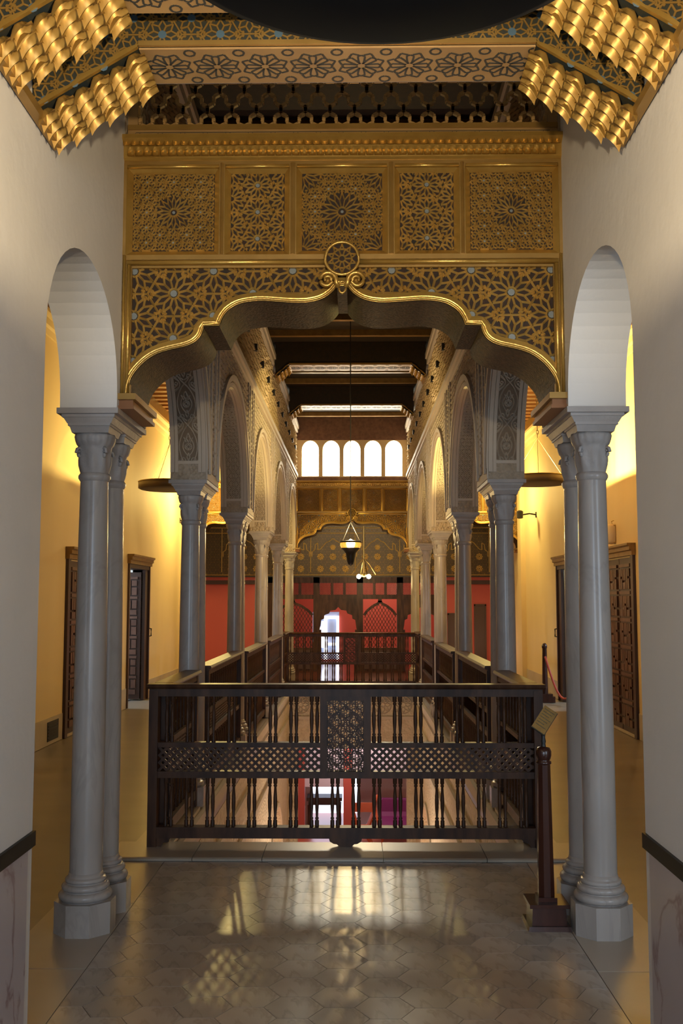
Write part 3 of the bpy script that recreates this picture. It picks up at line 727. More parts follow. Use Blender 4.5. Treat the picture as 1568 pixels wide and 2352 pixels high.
def make_gold_arch():
    t = empty('gilded_arch', (0, 0, 0), 'x', 'arch', group='gilded lobed arches')
    YF = 0.04     # body front; everything proud of it goes toward -y
    bd = MB(); ends = [(-1.099, 2.59)] + CURVE + [(1.099, 2.59)]
    for k in range(len(ends)-1):
        a, b = ends[k], ends[k+1]
        if b[0]-a[0] > 1e-5: bd.prism([a, b, (b[0], 3.905), (a[0], 3.905)], 'y', YF, 0.47)
    bd.build('body', GOLDDARK, t)
    # soffit lining with brown pattern
    mb = MB(); inn = offset(CURVE, -0.004)
    for k in range(len(inn)-1):
        p, q = inn[k], inn[k+1]
        mb.add([(p[0], 0.0, p[1]), (q[0], 0.0, q[1]), (q[0], 0.475, q[1]), (p[0], 0.475, p[1])], [(0, 1, 2, 3)])
    mb.build('patterned_soffit', BRONZESOFFIT, t, True)
    # archivolt: flat band with a bright bead on the lower edge
    o1 = offset(CURVE, 0.020); o2 = offset(CURVE, 0.046)
    def cl(ps): return [(max(-1.06, min(1.06, x)), max(2.59, z)) for x, z in ps]
    o1 = cl(o1); o2 = cl(o2); mb = MB()
    for k in range(len(CURVE)-1):
        a, b, c, d, e, f = CURVE[k], CURVE[k+1], o1[k], o1[k+1], o2[k], o2[k+1]
        mb.add([(a[0], 0.0, a[1]), (b[0], 0.0, b[1]), (d[0], -0.004, d[1]), (c[0], -0.004, c[1])], [(0, 1, 2, 3)])
        mb.add([(c[0], 0.006, c[1]), (d[0], 0.006, d[1]), (f[0], 0.012, f[1]), (e[0], 0.012, e[1])], [(0, 1, 2, 3)])
        mb.add([(c[0], -0.004, c[1]), (d[0], -0.004, d[1]), (d[0], 0.006, d[1]), (c[0], 0.006, c[1])], [(0, 1, 2, 3)])
        mb.add([(e[0], 0.012, e[1]), (f[0], 0.012, f[1]), (f[0], YF, f[1]), (e[0], YF, e[1])], [(0, 1, 2, 3)])
        mb.add([(a[0], 0.0, a[1]), (b[0], 0.0, b[1]), (b[0], YF, b[1]), (a[0], YF, a[1])], [(0, 1, 2, 3)])
    mb.build('archivolt', GOLD, t)
    bead = [(x, -0.006, z) for x, z in offset(CURVE, 0.007)]
    MB().tube(bead, 0.0075, 6).build('archivolt_bead', GOLD, t, True)
    # scrolls and medallion at the crown
    for s in (-1, 1):
        pts = []; rad = []
        for q in range(30):
            th = -0.25+q*0.36; rr = 0.046*(1-q/36.0)
            pts.append((s*(0.073-rr*cos(th)), -0.018-0.0006*q, 3.160+rr*sin(th))); rad.append(0.0135*(1-q/60))
        pts = [(s*0.016, -0.012, 3.128)] + pts; rad = [0.011] + rad
        MB().tube(pts, rad, 8).build('scroll', GOLD, t, True)
        MB().lathe([(0.0, -0.02), (0.014, -0.014), (0.018, 0.0), (0.018, 0.02)], 12, cap=False).build('scroll_eye', GOLD, t, True, loc=(s*0.072, -0.01, 3.160)).rotation_euler = (R(-90), 0, 0)
    MB().tube([(0.020*sin(2*pi*q/14)*(1 if q < 8 else 0.8), -0.012, 3.128+0.030*cos(2*pi*q/14)) for q in range(14)], 0.006, 6, True).build('drop_loop', GOLD, t, True)
    md = MB(); mc = (0, 3.272)
    md.straps(rosette(mc, 0.072, 10, pi/2, 0.24, 0.6) + polyl([pol(mc, 0.050, 2*pi*q/10) for q in range(10)], True), 0.0085, 0.012, 0.0)
    mp = md.build('medallion_fretwork', FRET, t, loc=(0, -0.018, 0))
    MB().tube([(0.083*cos(2*pi*q/28), -0.022, 3.272+0.083*sin(2*pi*q/28)) for q in range(28)], 0.0085, 8, True).build('medallion_ring', GOLD, t, True)
    MB().prism([pol(mc, 0.082, 2*pi*q/24) for q in range(24)], 'y', -0.018, 0.03).build('medallion_ground', BACKING, t)
    # fretwork ground boards + fretwork
    sgd = MB()
    for k in range(len(CURVE)-1):
        a, b = CURVE[k], CURVE[k+1]
        if b[0]-a[0] > 1e-5: sgd.prism([(a[0], a[1]+0.02), (b[0], b[1]+0.02), (b[0], 3.245), (a[0], 3.245)], 'y', 0.034, 0.05)
    sgd.build('spandrel_ground', BACKING, t)
    def segd(x, z, a, b):
        dx, dz = b[0]-a[0], b[1]-a[1]; L2 = dx*dx+dz*dz or 1e-9; u = max(0, min(1, ((x-a[0])*dx+(z-a[1])*dz)/L2))
        return hypot(x-a[0]-u*dx, z-a[1]-u*dz)
    def inside0(x, z):
        if z > 3.240: return False
        for k in range(len(CURVE)-1):
            if CURVE[k][0] <= x <= CURVE[k+1][0]:
                if z < CURVE[k][1]: return False
                break
        return min(segd(x, z, CURVE[k], CURVE[k+1]) for k in range(0, len(CURVE)//2)) > 0.040
    ins = lambda x, z: inside0(x, z) and hypot(x, z-3.272) > 0.088 and hypot(abs(x)-0.068, z-3.16) > 0.05 and abs(x) < 1.052
    sg, cs = hexfield((-0.845, 3.112), 0.199, 0.1149, 0.1085, 12, -1.06, 0.0, 2.55, 3.26)
    L = clip([q for q in sg if (q[0][0]+q[1][0])/2 <= 0.0], lambda x, z: x <= 0 and ins(x, z))
    L2 = [((-a[0], a[1]), (-b[0], b[1])) for a, b in L]
    MB().straps(L+L2, 0.0125, 0.016).build('spandrel_fretwork', FRET, t, loc=(0, 0.034, 0))
    db = MB(); cs = [c for c in cs if c[0] < -0.05]; dots(db, cs+[(-a, b) for a, b in cs], 0.018, 0.004, ins)
    db.build('spandrel_bosses', BLUEDOT, t, loc=(0, 0.034, 0))
    # panel row
    panels = [(-1.055, -0.647), (-0.560, -0.293), (-0.200, 0.200), (0.293, 0.560), (0.647, 1.055)]
    for k, (x0, x1) in enumerate(panels):
        z0, z1 = 3.333, 3.729; cx = (x0+x1)/2; cz = (z0+z1)/2; w = x1-x0; r = rectin(x0, x1, z0, z1)
        MB().box(x0-0.004, x1+0.004, 0.032, 0.045, z0-0.004, z1+0.004).build('panel_ground', BACKING, t)
        sg = []; cs = []
        if k in (1, 3):
            sg, cs = hexfield((cx, cz), w/2, w/2*0.577*0.90, 0.073, 12, x0, x1, z0, z1)
        else:
            big = [((cx, cz), 0.088 if k != 2 else 0.105, 16)]
            if k == 2: big += [((x, z), 0.092, 16) for x in (x0, x1) for z in (z0, z1)]
            for c, Rr, n in big: sg += rosette(c, Rr, n, 0, 0.22, 0.60); cs.append(c)
            far = lambda x, z, big=big, r=r: r(x, z) and min(hypot(x-b[0][0], z-b[0][1])-b[1] for b in big) > -0.004
            net, nc = hexfield((cx, cz), 0.0680, 0.0393, 0.0365, 8, x0, x1, z0, z1)
            sg += clip(net, far); cs += [c for c in nc if far(*c) and min(hypot(c[0]-b[0][0], c[1]-b[0][1])-b[1] for b in big) > 0.012]
        MB().straps(clip(sg, r), 0.0098 if k in (1, 3) else 0.0075, 0.014).build('panel_fretwork', FRET, t, loc=(0, 0.032, 0))
        db = MB(); dots(db, cs, 0.011 if k in (1, 3) else 0.008, 0.003, rectin(x0+0.005, x1-0.005, z0+0.005, z1-0.005)); db.build('panel_bosses', BLUEDOT, t, loc=(0, 0.032, 0))
        # moulded frame of the panel: four mitred splays
        e = 0.030; f0, f1 = 0.034, 0.004
        fm = MB()
        A = [(x0, z0), (x1, z0), (x1, z1), (x0, z1)]; B = [(x0-e, z0-e), (x1+e, z0-e), (x1+e, z1+e), (x0-e, z1+e)]
        for q in range(4):
            a, b, c, d = A[q], A[(q+1) % 4], B[(q+1) % 4], B[q]
            fm.add([(a[0], f0, a[1]), (b[0], f0, b[1]), (c[0], f1, c[1]), (d[0], f1, d[1])], [(0, 1, 2, 3)])
        fm.build('panel_frame', GOLD, t)
        MB().tube([(x0-e+0.004, 0.002, z1+e), (x1+e-0.004, 0.002, z1+e)], 0.010, 8).build('panel_top_bead', GOLD, t, True)
    # stiles between panels, side stiles, rails
    xs = [-1.099, -1.055-0.030] ; bars = MB()
    for a, b in ((-1.100, -1.085), (-0.617, -0.590), (-0.263, -0.230), (0.230, 0.263), (0.590, 0.617), (1.085, 1.100)):
        bars = MB().box(a, b, 0.0, YF, 3.303, 3.775); m = (a+b)/2
        if b-a > 0.02: bars.prism([(a+0.004, 0.0), (m, -0.012), (b-0.004, 0.0)], 'z', 3.303, 3.775)
        bars.build('stile', GOLDFRAME, t)
    MB().box(-1.100, 1.100, 0.004, YF, 3.759, 3.790).build('upper_rail', GOLDFRAME, t)
    MB().box(-1.100, 1.100, 0.004, YF, 3.278, 3.303).box(-1.10, 1.10, 0.012, YF, 3.238, 3.278).build('middle_rail', GOLDFRAME, t)
    for s in (-1, 1): MB().tube([(s*1.075, 0.002, 3.262), (s*0.086, 0.002, 3.262)], 0.013, 8).build('middle_bead', GOLD, t, True)
    for s in (-1, 1):
        a, b = sorted((s*1.100, s*1.052))
        MB().box(a, b, 0.008, YF, 2.590, 3.278).build('side_stile', GOLDFRAME, t)
        MB().tube([(s*1.066, 0.004, 2.60), (s*1.066, 0.004, 3.25)], 0.012, 8).build('side_bead', GOLD, t, True)
        MB().tube([(s*1.090, 0.004, 2.60), (s*1.090, 0.004, 3.30)], 0.008, 8).build('side_bead', GOLD, t, True)
        # springing block on the impost
        a0, a1 = sorted((s*1.100, s*1.030)); b0, b1 = sorted((s*1.112, s*1.014)); c0, c1 = sorted((s*1.105, s*1.022))
        MB().box(b0, b1, -0.035, 0.495, 2.562, 2.592).build('springer_cap', GOLDFRAME, t)
        MB().box(a0, a1, -0.010, 0.470, 2.532, 2.562).box(c0, c1, -0.025, 0.485, 2.5155, 2.534).build('springer_block', M('red_brown_springer', (0.22, 0.09, 0.03), 0.45, 0.3) if 'red_brown_springer' not in bpy.data.materials else bpy.data.materials['red_brown_springer'], t)
    # cornice with two rows of small stalactite cells
    MB().prism([(0.0, 3.790), (-0.012, 3.80), (-0.020, 3.86), (-0.055, 3.885), (-0.055, 3.905), (YF, 3.905), (YF, 3.790)], 'x', -1.100, 1.100).build('cornice_bed', GOLD, t)
    cm = muq_cell(0.0405, 0.046, 0.017); c0 = None
    for r, (z, y, off) in enumerate(((3.852, -0.026, 0.0), (3.802, -0.014, 0.0205))):
        for k in range(53):
            x = -1.075+k*0.0412+off
            if x > 1.085: continue
            if c0 is None: c0 = cm.build('cornice_cell', GOLD, t, True, loc=(x, y, z))
            else: inst(c0, t, (x, y, z))
    return t
ga = make_gold_arch(); ga.location = (0, 4.84, 0)
ga['label'] = 'large gilded lobed arch with star fretwork panels between the nearest columns'
TANGROUND = M('tan_fretwork_ground', (0.23, 0.15, 0.065), 0.6, col2=(0.15, 0.09, 0.04), nscale=40)
def retint(t):
    for c in kids(t):
        nmz = c.name.split('.')[0]
        if nmz in ('panel_ground', 'spandrel_ground'): c.material_slots[0].link = 'OBJECT'; c.material_slots[0].material = TANGROUND
        if nmz in ('body',): c.material_slots[0].link = 'OBJECT'; c.material_slots[0].material = GOLDFRAME
g2 = copy_tree(ga); retint(g2); g2.location = (0, 19.36, 0); g2['label'] = 'distant gilded lobed arch below the five bright windows'
for s, nm in ((-1, 'left'), (1, 'right')):
    g3 = copy_tree(ga); retint(g3); g3.location = (s*2.34, 19.36, 0); g3.scale = (0.862, 1, 1)
    g3['label'] = 'distant gilded lobed arch closing the end of the %s corridor' % nm
    struct('wall_%s_end' % nm, MB().box(min(s*XO, s*OX), max(s*XO, s*OX), 19.40, 19.80, 3.91, 5.0), YELLOW, 'yellow wall above the gilded arch ending the %s corridor' % nm, 'wall')

# lattice screen over the near gilded arch
ls = empty('lattice_screen', (0, 4.93, 0), 'dark openwork lattice with lobed cells above the gilded cornice', 'screen')
MB().box(-1.10, 1.10, -0.02, 0.04, 3.908, 3.985).build('bottom_rail', TANWOOD, ls)
MB().box(-1.10, 1.10, -0.026, 0.0, 3.985, 4.012).build('bottom_bead', GOLDFRAME, ls)
sg = []
for k in range(19):
    x = -1.05+k*0.116
    sg += [((x-0.012, 3.925), (x+0.012, 3.968)), ((x-0.012, 3.968), (x+0.012, 3.925))]
sg += [((-1.06, 3.922), (1.06, 3.922)), ((-1.06, 3.971), (1.06, 3.971))]
MB().straps(sg, 0.003, 0.001, 0.0, True).build('painted_border', DARKLINE, ls, loc=(0, -0.021, 0))
for s in (-1, 1):
    a, b = sorted((s*1.10, s*1.05)); MB().box(a, b, -0.02, 0.04, 3.985, 5.17).build('side_rail', TANWOOD, ls)
sg = []; px, pz = 0.126, 0.215
for i in range(-10, 11):
    for j in range(0, 6):
        x = i*px; z = 3.985+j*pz
        for sx in (-1, 1):
            for (ax, az, bx, bz) in ((x, z, x+sx*px/2, z+pz/2), (x+sx*px/2, z+pz/2, x, z+pz)):
                dx, dz = bx-ax, bz-az; L = hypot(dx, dz); pts = []
                for q in range(13):
                    u = q/12; o = 0.0075*sin(4*pi*u)*(1 if dx > 0 else -1)*(1 if dz > 0 else -1)
                    pts.append((ax+dx*u-dz/L*o, az+dz*u+dx/L*o))
                sg += polyl(pts)
MB().straps(clip(sg, rectin(-1.05, 1.05, 4.0, 5.16)), 0.017, 0.02, 0.0, True).build('lattice', LATTICE, ls)

# ================================================================== PAINTED BEAMS WITH STALACTITE BRACKETS
def make_beam(name, depth, zs, zw, zt, xs, xw, label, bold=True):
    t = empty(name, (0, 0, 0), label, 'beam')
    prof = [(-xw, zt), (-xw, zw)]
    nb = 6; lo = []
    for k in range(nb+1):
        u = k/nb; x = -xw+(xw-xs)*u; z = zw+(zs-zw)*u
        lo.append((x, z))
        if k < nb: lo.append((x+(xw-xs)/nb*0.45, z+(zs-zw)/nb*0.62))
    poly = prof[:1] + lo + [(-a, b) for a, b in lo[::-1]] + [(xw, zt)]
    body = MB().prism(poly, 'y', 0.0, depth).build('beam_body', BLUEBACK if bold else CEILDARK, t)
    ins = pip(poly)
    sg, cs = hexfield((0.0, zs+0.045), 0.105, 0.0606, 0.055, 8, -xw, xw, zw-0.05, zt+0.05)
    if bold:
        MB().straps(clip(sg, ins), 0.0058, 0.003, 0.0, True).build('painted_strapwork', GOLDFRAME, t, loc=(0, -0.0005, 0))
        db = MB(); dots(db, cs, 0.016, 0.0028, ins, 8); db.build('painted_stars', M('blue_paint', (0.06, 0.11, 0.16), 0.5) if 'blue_paint' not in bpy.data.materials else bpy.data.materials['blue_paint'], t, loc=(0, -0.0008, 0))
    for z in (zs+0.004,):
        MB().box(-xs, xs, -0.012, 0.006, z-0.004, z+0.014).build('soffit_edge', GOLDFRAME, t)
    # soffit board with painted flowers
    MB().box(-xs, xs, 0.004, depth-0.004, zs-0.008, zs-0.0005).build('soffit_board', TANWOOD, t)
    fl = []; n = 8 if bold else 10; pitch = 2*xs/n
    for k in range(n):
        c = (-xs+pitch*(k+0.5), depth/2); rr = min(pitch, depth)*0.5
        for q in range(8):
            a = 2*pi*q/8; tip = pol(c, rr*0.92, a)
            fl += polyl([pol(c, rr*0.16, a-0.5), pol(c, rr*0.5, a-0.26), pol(c, rr*0.74, a-0.20), pol(c, rr*0.80, a), pol(c, rr*0.74, a+0.20), pol(c, rr*0.5, a+0.26), pol(c, rr*0.16, a+0.5)])
            fl += polyl([pol(c, rr*0.82, a+0.12), pol(c, rr*1.0, a+pi/8), pol(c, rr*0.82, a+pi/4-0.12)])
        fl += polyl([pol((c[0]+pitch/2, depth*0.12), 0.02, 2*pi*q/8) for q in range(8)], True) + polyl([pol((c[0]+pitch/2, depth*0.88), 0.02, 2*pi*q/8) for q in range(8)], True)
    fl = clip(fl, rectin(-xs+0.005, xs-0.005, 0.008, depth-0.008))
    mb = MB(lambda p: (p[0], p[2], zs-0.008+p[1])); mb.straps(fl, 0.0075, 0.0015, 0.0, True)
    mb.build('painted_flowers', DARKLINE, t)
    # brackets
    L = hypot(xw-xs, zs-zw); ang = math.atan2(zs-zw, xw-xs); tiers = 6 if bold else 4; cols = 4
    cell = None; W = depth+0.02
    for s in (-1, 1):
        # gilded side cheeks of the bracket
        ck = MB()
        for y0, y1 in ((-0.012, 0.004), (depth-0.004, depth+0.010)):
            pl = [(-s*a, b) for a, b in lo]
            nq = 36; U = []; D = []
            for k in range(nq+1):
                u = k/nq; x = -s*(-xw+(xw-xs)*u); z = zw+(zs-zw)*u; bmp = abs(sin(pi*u*tiers*0.5))
                U.append((x, z+0.006+0.012*bmp)); D.append((x+s*0.004, z-0.006))
            for k in range(nq):
                ck.prism([D[k], D[k+1], U[k+1], U[k]], 'y', y0, y1)
        ck.build('bracket_edge', GOLD, t)
        MB().box(*sorted((s*(xw-0.035), s*(xw+0.0))), -0.225 if bold else 0.0, depth+0.012, zw-0.03, zw+0.004).build('bracket_foot', GOLDFRAME, t)
        for r in range(tiers):
            u = (r+0.02)/tiers
            nn = cols if r % 2 == 0 else cols+1
            for k in range(nn):
                y = (k+0.5)*depth/cols if r % 2 == 0 else k*depth/cols
                y = min(max(y, 0.015), depth-0.015)
                px = -xw+(xw-xs)*u; pz = zw+(zs-zw)*u-0.004
                if cell is None:
                    cell = muq_cell(depth/cols*1.0, L/tiers*1.06, 0.034 if bold else 0.026).build('stalactite_cell', GOLDCELL, t, True)
                    c = cell
                else: c = inst(cell, t)
                # local z along slope, local -y outward (down/in), local x along beam depth
                if s < 0:
                    zx = Vector((cos(ang), 0, sin(ang))); ny = Vector((-sin(ang), 0, cos(ang)))     # +y local = into the beam
                    xx = Vector((0, -1, 0))
                    m = Matrix((xx, ny, zx)).transposed()
                    c.matrix_local = Matrix.Translation((px, y, pz)) @ m.to_4x4()
                else:
                    zx = Vector((-cos(ang), 0, sin(ang))); ny = Vector((sin(ang), 0, cos(ang))); xx = Vector((0, 1, 0))
                    m = Matrix((xx, ny, zx)).transposed()
                    c.matrix_local = Matrix.Translation((-px, y, pz)) @ m.to_4x4()
    return t
bA = make_beam('painted_beam', 0.245, 3.57, 3.335, 3.735, 0.715, 1.094, 'painted beam with flowered soffit and gilded stalactite brackets, nearest the gilded arch')
bA.location = (0, 3.425, 0)
for k, y in ((1, 2.965), (2, 2.505)):
    b = copy_tree(bA); b.location = (0, y, 0)
    b['label'] = 'painted beam with gilded stalactite brackets partly hidden by the overhead dish lamp' if k == 1 else 'painted beam directly over the viewer behind the overhead dish lamp'
hb = make_beam('hall_beam', 0.38, 4.86, 4.70, 5.175, 0.86, 1.05, 'x', False)
HBO = ['over the nearest free column pairs', 'over the second free column pairs', 'over the third free column pairs', 'over the fourth free column pairs']
for i in range(4):
    b = hb if i == 0 else copy_tree(hb)
    b.location = (0, G[i+1]-0.19, 0); b['label'] = 'dark painted hall ceiling beam with bright soffit ' + HBO[i]
    b['group'] = 'hall ceiling beams'
# painted cross mouldings between the hall beams
for i in range(5):
    y0 = G[i]+0.25; 
    for k in range(3):
        MB().box(-1.10, 1.10, y0+0.35+k*0.75, y0+0.43+k*0.75, 5.10, 5.181).build('ceiling_rib', GOLDDARK, hc)

# five bright round-headed windows above the far arch
ww = struct('wall_windows', MB().box(-1.10, 1.10, 19.42, 19.60, 3.905, 3.985).box(-1.10, 1.10, 19.42, 19.60, 4.72, 5.18), CEILRED, 'reddish painted wall around the row of bright windows', 'wall')
pw = 0.4105   # window pitch
for k in range(6):
    x = -1.026+k*pw
    MB().box(max(-1.10, x-0.04) if k else -1.10, (x+0.04) if k < 5 else 1.10, 19.42, 19.58, 3.985, 4.72).build('mullion', WINDOWFRAME, ww)
for k in range(5):
    xc = -1.026+(k+0.5)*pw; hw = pw/2-0.04
    win = put(bpy.data.objects.new('window_%d' % (k+2), None), 'sunlit round-headed window, number %s from the left in the high row' % ['one', 'two', 'three', 'four', 'five'][k], 'window', 'structure'); COL.objects.link(win)
    win.location = (xc, 19.55, 3.985)
    arc = [(hw*cos(pi*q/12), 0.54+0.185*sin(pi*q/12)) for q in range(13)]
    MB().prism([(-hw, 0), (hw, 0)] + arc, 'y', 0.0, 0.012).build('pane', PANE, win)
    # spandrel pieces filling above the round head
    sp = MB()
    for q in range(12):
        a, b = arc[q], arc[q+1]; sp.prism([a, (a[0], 0.74), (b[0], 0.74), b], 'y', -0.12, 0.02)
    sp.build('round_head', WINDOWFRAME, win)
    MB().box(-hw, hw, -0.13, 0.0, -0.002, 0.02).build('sill', WINDOWFRAME, win)

# ================================================================== BALUSTRADES
def baluster(h):
    p = [(0.013, 0), (0.013, 0.12), (0.0085, 0.14), (0.0125, 0.17), (0.0075, 0.20), (0.0115, 0.38), (0.0125, 0.5), (0.0115, 0.62), (0.0075, 0.80), (0.0125, 0.83), (0.0085, 0.86), (0.013, 0.88), (0.013, 1.0)]
    return MB().lathe([(r, z*h) for r, z in p], 8, cap=False)
def diag_lattice(x0, x1, z0, z1, p, w, d):
    sg = []; n = int((x1-x0)/p)+int((z1-z0)/p)+3
    for k in range(-n, n):
        a = x0+k*p
        sg += [((a, z0), (a+(z1-z0), z1)), ((a+(z1-z0), z0), (a, z1))]
    return MB().straps(clip(sg, rectin(x0, x1, z0, z1)), w, d, 0.0, True)
_bal = {}
def make_balustrade(W, label, center=True, mat=None, pairs_pitch=0.1333, feet=True, kink=None):
    mat = mat or DARKWOOD
    t = empty('balustrade', (0, 0, 0), label, 'balustrade', group='turned dark wood balustrades')
    h = W/2; dp = 0.028
    MB().prism([(-0.06, 1.012), (-0.068, 1.024), (-0.06, 1.042), (0.06, 1.042), (0.068, 1.024), (0.06, 1.012)], 'x', -h-0.015, h+0.015).build('handrail', mat, t)
    MB().box(-h, h, -0.040, 0.040, 0.962, 1.012).build('fascia', mat, t)
    for a, b in (((-h, -0.118), (0.118, h)) if center else ((-h, h),)):
        MB().box(a, b, -0.032, 0.032, 0.632, 0.664).build('upper_rail', mat, t)
    MB().box(-h, h, -0.032, 0.032, 0.436, 0.478).build('lower_rail', mat, t)
    MB().box(-h, h, -0.040, 0.040, 0.055, 0.124).build('bottom_rail', mat, t)
    MB().box(-h-0.0, -h+0.058, -0.045, 0.045, 0.0, 1.0).build('end_post', mat, t)
    MB().box(h-0.058, h+0.0, -0.045, 0.045, 0.0, 1.0).build('end_post', mat, t)
    for s in (-1, 1):
        pts = [(s*(h-0.058), 0.055), (s*(h-0.15), 0.055), (s*(h-0.13), 0.035), (s*(h-0.10), 0.022), (s*(h-0.085), 0.0), (s*(h-0.058), 0.0)]
        MB().prism(pts, 'y', -0.03, 0.03).build('corner_bracket', mat, t)
    gap = 0.163 if center else 0.0
    L0 = h-0.06
    if center:
        for s in (-1, 1):
            a, b = sorted((s*0.117, s*0.163)); MB().box(a, b, -0.036, 0.036, 0.436, 0.965).build('panel_stile', mat, t)
        MB().box(-0.117, 0.117, -0.03, 0.03, 0.935, 0.965).build('panel_head', mat, t)
        sg, cs = hexfield((0, 0.70), 0.036, 0.0360, 0.034, 6, -0.117, 0.117, 0.478, 0.94)
        sg = [q for q in sg]
        ar = [(-0.115, 0.76), (-0.11, 0.80), (-0.085, 0.835), (-0.05, 0.86), (-0.02, 0.885), (0, 0.905), (0.02, 0.885), (0.05, 0.86), (0.085, 0.835), (0.11, 0.80), (0.115, 0.76)]
        mb = MB().straps(clip(sg, rectin(-0.117, 0.117, 0.478, 0.936)), 0.0050, 0.012, -0.006, True)
        mb.build('mashrabiya_panel', mat, t)
        sg2 = [] 
        for i in range(-3, 4):
            for j in range(0, 7):
                if (i+j) % 2: continue
                c = (i*0.058, 0.50+j*0.060)
                sg2 += polyl([(c[0], c[1]-0.052), (c[0]+0.034, c[1]-0.015), (c[0]+0.026, c[1]+0.02), (c[0], c[1]+0.056), (c[0]-0.026, c[1]+0.02), (c[0]-0.034, c[1]-0.015)], True)
        inar = pip(ar + [(0.117, 0.478), (-0.117, 0.478)])
        MB().straps(clip(sg2, inar) + polyl(ar), 0.010, 0.014, 0.004, True).build('ogee_tracery', mat, t)
        ap = [(-0.105, 0.055), (-0.10, 0.035), (-0.075, 0.020), (-0.055, 0.018), (-0.04, 0.004), (-0.03, -0.012), (0.03, -0.012), (0.04, 0.004), (0.055, 0.018), (0.075, 0.020), (0.10, 0.035), (0.105, 0.055)]
        MB().prism([(a, max(b, 0.001)) for a, b in ap], 'y', -0.03, 0.03).build('center_foot', mat, t)
        for s in (-1, 1):
            a, b = sorted((s*0.163, s*L0)); diag_lattice(a, b, 0.478, 0.632, 0.0475, 0.0165, 0.012).build('lattice_band', mat, t)
    else:
        diag_lattice(-L0, L0, 0.478, 0.632, 0.0475, 0.0165, 0.012).build('lattice_band', mat, t)
    n = int((L0-0.03)/pairs_pitch+0.5)
    for (z0, hh, top) in ((0.664, 0.298, True), (0.124, 0.312, False)):
        key = (z0, mat.name); src = _bal.get(key)
        for k in range(-n-1, n+1):
            xc = (k+0.5)*pairs_pitch
            if abs(xc) > L0-0.02: continue
            if top and center and abs(xc) < gap: continue
            for d in (-0.0175, 0.0175):
                if src is None: src = baluster(hh).build('baluster', mat, t, True, loc=(xc+d, 0, z0)); _bal[key] = src
                else: inst(src, t, (xc+d, 0, z0))
    return t
fb = make_balustrade(2.52, 'dark turned-wood balustrade with a central fretwork panel, facing the viewer'); fb.location = (0, 6.50, 0.020); fb.scale = (1, 1, 0.98)
bb = copy_tree(fb); bb.location = (0, 18.26, 0.0); bb.scale = (1, 1, 0.95); bb['label'] = 'distant dark balustrade in front of the red room'
sb_ = None
seg = [(6.60, G[1]-0.27)] + [(G[i]+0.27, G[i+1]-0.27) for i in range(1, 4)] + [(G[4]+0.27, 18.16)]
ORD2 = ['first', 'second', 'third', 'fourth', 'fifth']
long_src = None; short = {}
for s, nm in ((-1, 'left'), (1, 'right')):
    for k, (a, b) in enumerate(seg):
        L = round(b-a, 3)
        if L not in short: t = make_balustrade(L, 'x', False, REDWOOD if False else DARKWOOD); short[L] = t
        else: t = copy_tree(short[L])
        t.location = (s*1.19, (a+b)/2, 0.020 if k < 2 else 0.0); t.scale = (1, 1, 0.98 if k < 2 else 0.97); t.rotation_euler = (0, 0, pi/2)
        t['label'] = '%s dark wood balustrade section from the viewer between the %s arcade columns' % (ORD2[k], nm)

# ================================================================== DOORS OF THE CORRIDORS
def door_leaf(w, h):
    # carpentry of interlocking rectangular blocks on a board
    leaf = MB().box(0, w, 0, 0.04, 0, h)
    bl = MB(); cols = 3; cw = (w-0.10)/cols; rows = int((h-0.12)/0.30); rh = (h-0.12)/rows
    for r in range(rows):
        z = 0.06+r*rh
        bl.box(0.05, w-0.05, -0.02, 0.0, z+rh-0.05, z+rh-0.012)
        for c in range(cols):
            x = 0.05+c*cw
            if (r+c) % 2:
                bl.box(x+0.012, x+cw*0.42, -0.022, 0, z+0.012, z+rh-0.07); bl.box(x+cw*0.52, x+cw-0.012, -0.022, 0, z+0.012, z+rh*0.42); bl.box(x+cw*0.52, x+cw-0.012, -0.022, 0, z+rh*0.5, z+rh-0.07)
            else:
                bl.box(x+0.012, x+cw-0.012, -0.022, 0, z+0.012, z+rh*0.28); bl.box(x+0.012, x+cw*0.45, -0.022, 0, z+rh*0.36, z+rh-0.07); bl.box(x+cw*0.56, x+cw-0.012, -0.022, 0, z+rh*0.36, z+rh-0.07)
    return leaf, bl
def door(name, x, y0, y1, s, label, h=2.12, nleaf=2):
    # closed door set on the corridor wall; local x runs along the wall
    d = empty(name, (x, y0, 0), label, 'door', kind='structure')
    w = y1-y0
    fx = lambda a, b: (min(-s*a, -s*b), max(-s*a, -s*b))
    MB().box(*fx(-0.01, 0.035), -0.06, 0.04, 0, h+0.02).build('jamb', DOORDARK, d)
    MB().box(*fx(-0.01, 0.035), w-0.04, w+0.06, 0, h+0.02).build('jamb', DOORDARK, d)
    MB().prism([(0, 0), (-s*0.05, 0), (-s*0.05, 0.05), (-s*0.075, 0.06), (-s*0.075, 0.10), (-s*0.10, 0.115), (-s*0.10, 0.14), (0, 0.14)], 'y', -0.08, w+0.08).build('cornice', GOLDDARK, d, loc=(0, 0, h))
    MB().box(*fx(-0.01, 0.03), 0, w, 0.0, 0.03).build('threshold', STONE_DADO, d)
    for k in range(nleaf):
        lw = (w-0.08)/nleaf-0.02; lf, bl = door_leaf(lw, h-0.05)
        if s < 0: rot = (0, 0, R(90)); loc = (0.012, 0.05+k*(lw+0.02), 0.03)
        else: rot = (0, 0, R(-90)); loc = (-0.012, 0.05+(k+1)*(lw+0.02)-0.02, 0.03)
        lo = lf.build('leaf', DOORDARK, d, loc=loc); lo.rotation_euler = rot
        b = bl.build('leaf_blocks', DOORWOOD, lo); b.location = (0, 0, 0)
    return d
door('door_1', -OX, 11.60, 12.95, -1, 'closed blocked-panel wooden door on the left corridor wall, behind the near columns', 2.06)
door('door_3', OX, 11.62, 12.85, 1, 'closed double wooden door under the oval wall light on the right', 2.10)
